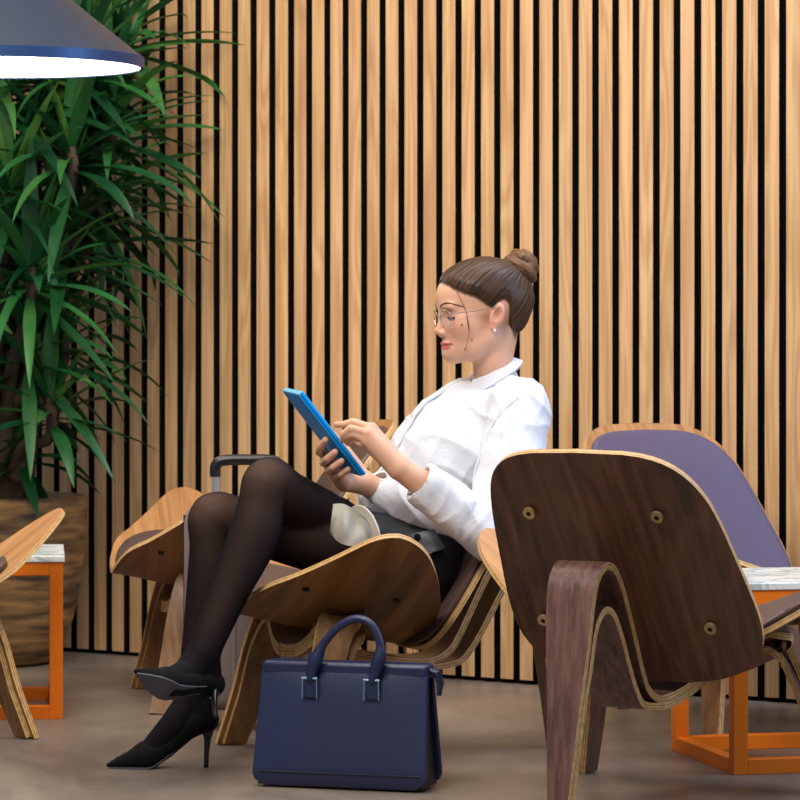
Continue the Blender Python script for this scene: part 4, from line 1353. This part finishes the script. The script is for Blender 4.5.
cov = np.clip((hz - line) / .010 + .15 + fl_ * .28, 0, 1); set_col(hair, np.stack([cov] * 3, 1), 'cover')
# bun: coiled strands
bu = Sdf()
ba = unit(H(-.10, 0, .155) - BUN); b1 = unit(np.cross(ba, HL)); b2 = HL
BC = BUN + ba * .006
bu.ell(BC + ba * .006, (.033, .033, .027), [b1, b2, ba], .004)
def coil(r0, r1, h0, h1, turns, ph, rad):
    pts = []
    for i in range(26):
        t = i / 25; a = ph + 2 * math.pi * turns * t; r = r0 + (r1 - r0) * t
        pts.append(BC + b1 * math.cos(a) * r + b2 * math.sin(a) * r + ba * (h0 + (h1 - h0) * t))
    bu.chain(pts, [rad * (1 - .3 * i / 25) for i in range(26)], .003)
coil(.031, .027, -.010, .004, 1.15, .4, .0145); coil(.026, .009, .012, .029, 1.3, 2.2, .0145); coil(.031, .023, .004, .018, .8, 4.0, .0130)
uv_, uf_ = bu.mesh(vox=.0022); uv_ = smooth_mesh(uv_, uf_, 1); un = normals(uv_, uf_)
q = (uv_ - BC); rr_ = np.hypot(q @ b1, q @ b2); hh = q @ ba
fl2 = np.array([noise.noise(V((r * 520, h * 520, a * 1.2))) for r, h, a in zip(rr_, hh, np.arctan2(q @ b2, q @ b1))])
uv_ = uv_ + un * (fl2 * .0013)[:, None]
bc_ = np.array(srgb(70, 46, 32)[:3]) * (1 - np.clip(.4 + fl2 * .7, 0, 1)[:, None]) + np.array(srgb(140, 100, 62)[:3]) * np.clip(.4 + fl2 * .7, 0, 1)[:, None]
bun = mk('hair_bun', uv_, uf_, M_hair, hair, None, True, 0); set_col(bun, bc_); set_col(bun, np.ones((len(uv_), 3)), 'cover')
# loose strand in front of the ear
b = MB()
for k, off in enumerate((0, .0012, -.001)):
    st_ = [H(.100, .048, .062), H(.093, .061, .040), H(.083, .067 + off, .015), H(.077 + off, .067, -.012), H(.074, .064, -.035), H(.076, .058, -.058), H(.080 + off, .052, -.074)]
    b.tube([V(p) for p in catmull(st_, 6)], [.0008 - .0004 * i / 36 for i in range(37)], 6)
ls = b.build('loose_strand', M_hair, hair); set_col(ls, np.ones((len(ls.data.vertices), 3)), 'cover'); set_col(ls, np.tile(np.array(srgb(128, 92, 64)[:3]), (len(ls.data.vertices), 1)))
# brows and lashes
M_brow = plain('brow_hair', srgb(92, 64, 50), .7)
M_lash = plain('lash', srgb(30, 22, 20), .6)
bbvh = BVHTree.FromPolygons([V(p) for p in bv], bf.tolist())
def face_snap(y, z, off=.0005, x=.2):
    h = bbvh.ray_cast(V(H(x, y, z)), V(-HF)); return h[0] + V(HF) * off
for s in (1, -1):
    b = MB(); pts = [face_snap(s * y, z) for y, z in ((.012, .0215), (.024, .0275), (.037, .0300), (.048, .0270), (.055, .0225))]
    b.tube([V(p) for p in catmull(pts, 5)], [(.0008 + .0014 * math.sin(math.pi * min(1, .15 + i / 22)), .0015) for i in range(21)], 8); b.build('eyebrow', M_brow, person)
    b = MB(); pts = [face_snap(s * y, z, .0014) for y, z in ((.0185, -.001), (.025, -.0035), (.033, -.0038), (.040, -.0030), (.0455, -.0014))]
    b.tube([V(p) for p in catmull(pts, 5)], .0017, 8)
    b.build('eyelashes', M_lash, person)
b = MB(); b.tube([V(H(.020, .078, -.029)), V(H(.020, .0825, -.029))], [.0032, .0028], 12); b.build('earring', plain('pearl', srgb(240, 236, 230), .2), person)

# ------------------------------------------------------------------ glasses
M_wire = plain('silver_wire', srgb(206, 204, 200), .25, .9)
M_glass, ntg, bg_ = new_mat('clear_lens')
bg_.inputs['Base Color'].default_value = (1, 1, 1, 1); bg_.inputs['Transmission Weight'].default_value = 1; bg_.inputs['IOR'].default_value = 1.02; bg_.inputs['Roughness'].default_value = .0
trg = ntg.nodes.new('ShaderNodeBsdfTransparent'); gl_ = ntg.nodes.new('ShaderNodeBsdfGlossy'); gl_.inputs['Roughness'].default_value = .05
mxg = ntg.nodes.new('ShaderNodeMixShader'); mxg.inputs[0].default_value = .07
ntg.links.new(trg.outputs[0], mxg.inputs[1]); ntg.links.new(gl_.outputs[0], mxg.inputs[2]); ntg.links.new(mxg.outputs[0], ntg.nodes['Material Output'].inputs['Surface'])
gls = empty('eyeglasses', (0, 0, 0)); gls.parent = person
b = MB()
def lens_pt(s, a, r=1.0):
    y = s * .0335 + .0245 * r * math.cos(a); z = -.004 + .0185 * r * math.sin(a)
    return V(H(.1205 - .010 * (abs(y) / .06) ** 2 + .12 * (z + .004), y, z))
for s in (1, -1):
    pts = [lens_pt(s, 2 * math.pi * i / 32) for i in range(33)]
    b.tube(pts, .0010, 8, cap=False)
b.tube([lens_pt(1, math.radians(160)), V(H(.1275, .004, .004)), V(H(.1275, -.004, .004)), lens_pt(-1, math.radians(20))], .0010, 8)
b.build('rim', M_wire, gls)
for s in (1, -1):
    b = MB(); o_ = lens_pt(s, math.radians(35 if s > 0 else 145))
    b.tube([o_, V(H(.108, s * .0655, .007)), V(H(.06, s * .0745, .013)), V(H(.022, s * .0775, .020)), V(H(.004, s * .078, .020))], .0011, 8); b.build('temple', M_wire, gls)
    ring = [lens_pt(s, 2 * math.pi * i / 32, .97) for i in range(32)]; n_ = V(HF) * .0008
    vs = [p for p in ring] + [p - n_ for p in ring]
    mk('lens', vs, [tuple(range(32)), tuple(range(63, 31, -1))] + [(i, i + 32, (i + 1) % 32 + 32, (i + 1) % 32) for i in range(32)], M_glass, gls, None, False)

# ------------------------------------------------------------------ shoes
M_suede = plain('black_suede', srgb(9, 9, 10), .85, spec=.2, bump=.4, bscale=600)
M_sole = plain('worn_grey_sole', srgb(74, 72, 80), .6, bump=.5, bscale=240)
M_heelm = plain('black_heel_patent', srgb(12, 13, 18), .2)
shoe = Sdf()
shoe.chain([(.142, 0, .007), (.118, 0, .0125), (.085, 0, .020), (.060, 0, .029)], [.005, .0135, .0225, .029], .004)
shoe.chain([(.060, 0, .026), (.025, 0, .045), (-.015, 0, .078), (-.045, 0, .101)], [.030, .027, .0265, .0275], .01)
shoe.chain([(-.045, 0, .100), (-.066, 0, .103), (-.064, 0, .128)], [.0285, .028, .022], .012)
shoe.half((.05, 0, 0), (0, 0, -1), .12, .002)
xv, xf = shoe.mesh(vox=.0026); xv = smooth_mesh(xv, xf, 1)
for W_ in (SLw, SRw):
    up = np.array([W_(p) for p in xv])
    so = mk('high_heel_shoe', up, xf, M_suede, person, None, True, 50)
    b = MB(); hpt = [(-.070, 0, .088), (-.069, 0, .06), (-.067, 0, .03), (-.066, 0, .0)]
    b.tube([V(W_(p)) for p in hpt], [(.016, .014), (.0075, .007), (.0055, .0055), (.0052, .0052)], 14); b.build('stiletto_heel', M_heelm, so)
    # sole: flat under the ball, rising to the shank
    out = []
    xs = np.linspace(.140, -.040, 26)
    def soz(x): return float(np.interp(x, [-.045, -.015, 0, .025, .045, .060], [.0715, .0495, .0365, .0172, .0035, -.0006]))
    def sow(x): return float(np.interp(x, [-.04, -.01, .03, .065, .09, .12, .14], [.013, .015, .022, .0275, .0235, .0125, .003]))
    vs, fs = [], []
    for x in xs:
        for (y, dz) in ((-1, 0), (1, 0), (1, .0035), (-1, .0035)): vs.append(W_((x, y * sow(x), soz(x) + dz + (.001 if W_ is SLw else -.0022))))
    for i in range(len(xs) - 1):
        for k in range(4):
            k2 = (k + 1) % 4; fs.append((i * 4 + k, i * 4 + 4 + k, i * 4 + 4 + k2, i * 4 + k2))
    fs += [(0, 1, 2, 3), tuple(4 * len(xs) - 4 + k for k in (3, 2, 1, 0))]
    mk('sole', vs, fs, M_sole, so, None, True, 50)

# ------------------------------------------------------------------ tablet
M_blue = plain('blue_case', srgb(8, 146, 226), .55, spec=.2, bump=.15, bscale=300)
M_bluelt = plain('pale_blue_edge', srgb(92, 176, 214), .4)
M_screen = plain('tablet_screen', srgb(18, 20, 24), .12)
tab = empty('tablet', TC, 0, 'tablet in a bright blue folding case held in both hands by the seated woman', 'tablet')
def tslab(a0, a1, b0, b1, c0, c1, name, mat, parent, bev=.003):
    vs = [V(T(a, b, c)) - V(TC) for c in (c0, c1) for (a, b) in ((a0, b0), (a1, b0), (a1, b1), (a0, b1))]
    fs = [(0, 3, 2, 1), (4, 5, 6, 7), (0, 1, 5, 4), (1, 2, 6, 5), (2, 3, 7, 6), (3, 0, 4, 7)]
    bm_ = (vs[1] - vs[0]).cross(vs[3] - vs[0]).dot(vs[4] - vs[0])
    if bm_ < 0: fs = [f[::-1] for f in fs]
    o = mk(name, vs, fs, mat, parent, None, True, 40)
    if bev:
        md = o.modifiers.new('bevel', 'BEVEL'); md.width = bev; md.segments = 3
    return o
case = tslab(-.1125, .1125, -.083, .083, -.0065, .0020, 'case', M_blue, tab, .003)
tslab(-.1105, .1105, -.081, .081, .0026, .0068, 'folded_cover', M_blue, tab, .002)
tslab(-.104, .104, -.075, .075, -.0070, -.0064, 'screen', M_screen, case, 0)
tslab(.108, .1135, -.080, .080, -.0055, .0060, 'edge_trim', M_bluelt, case, .002)
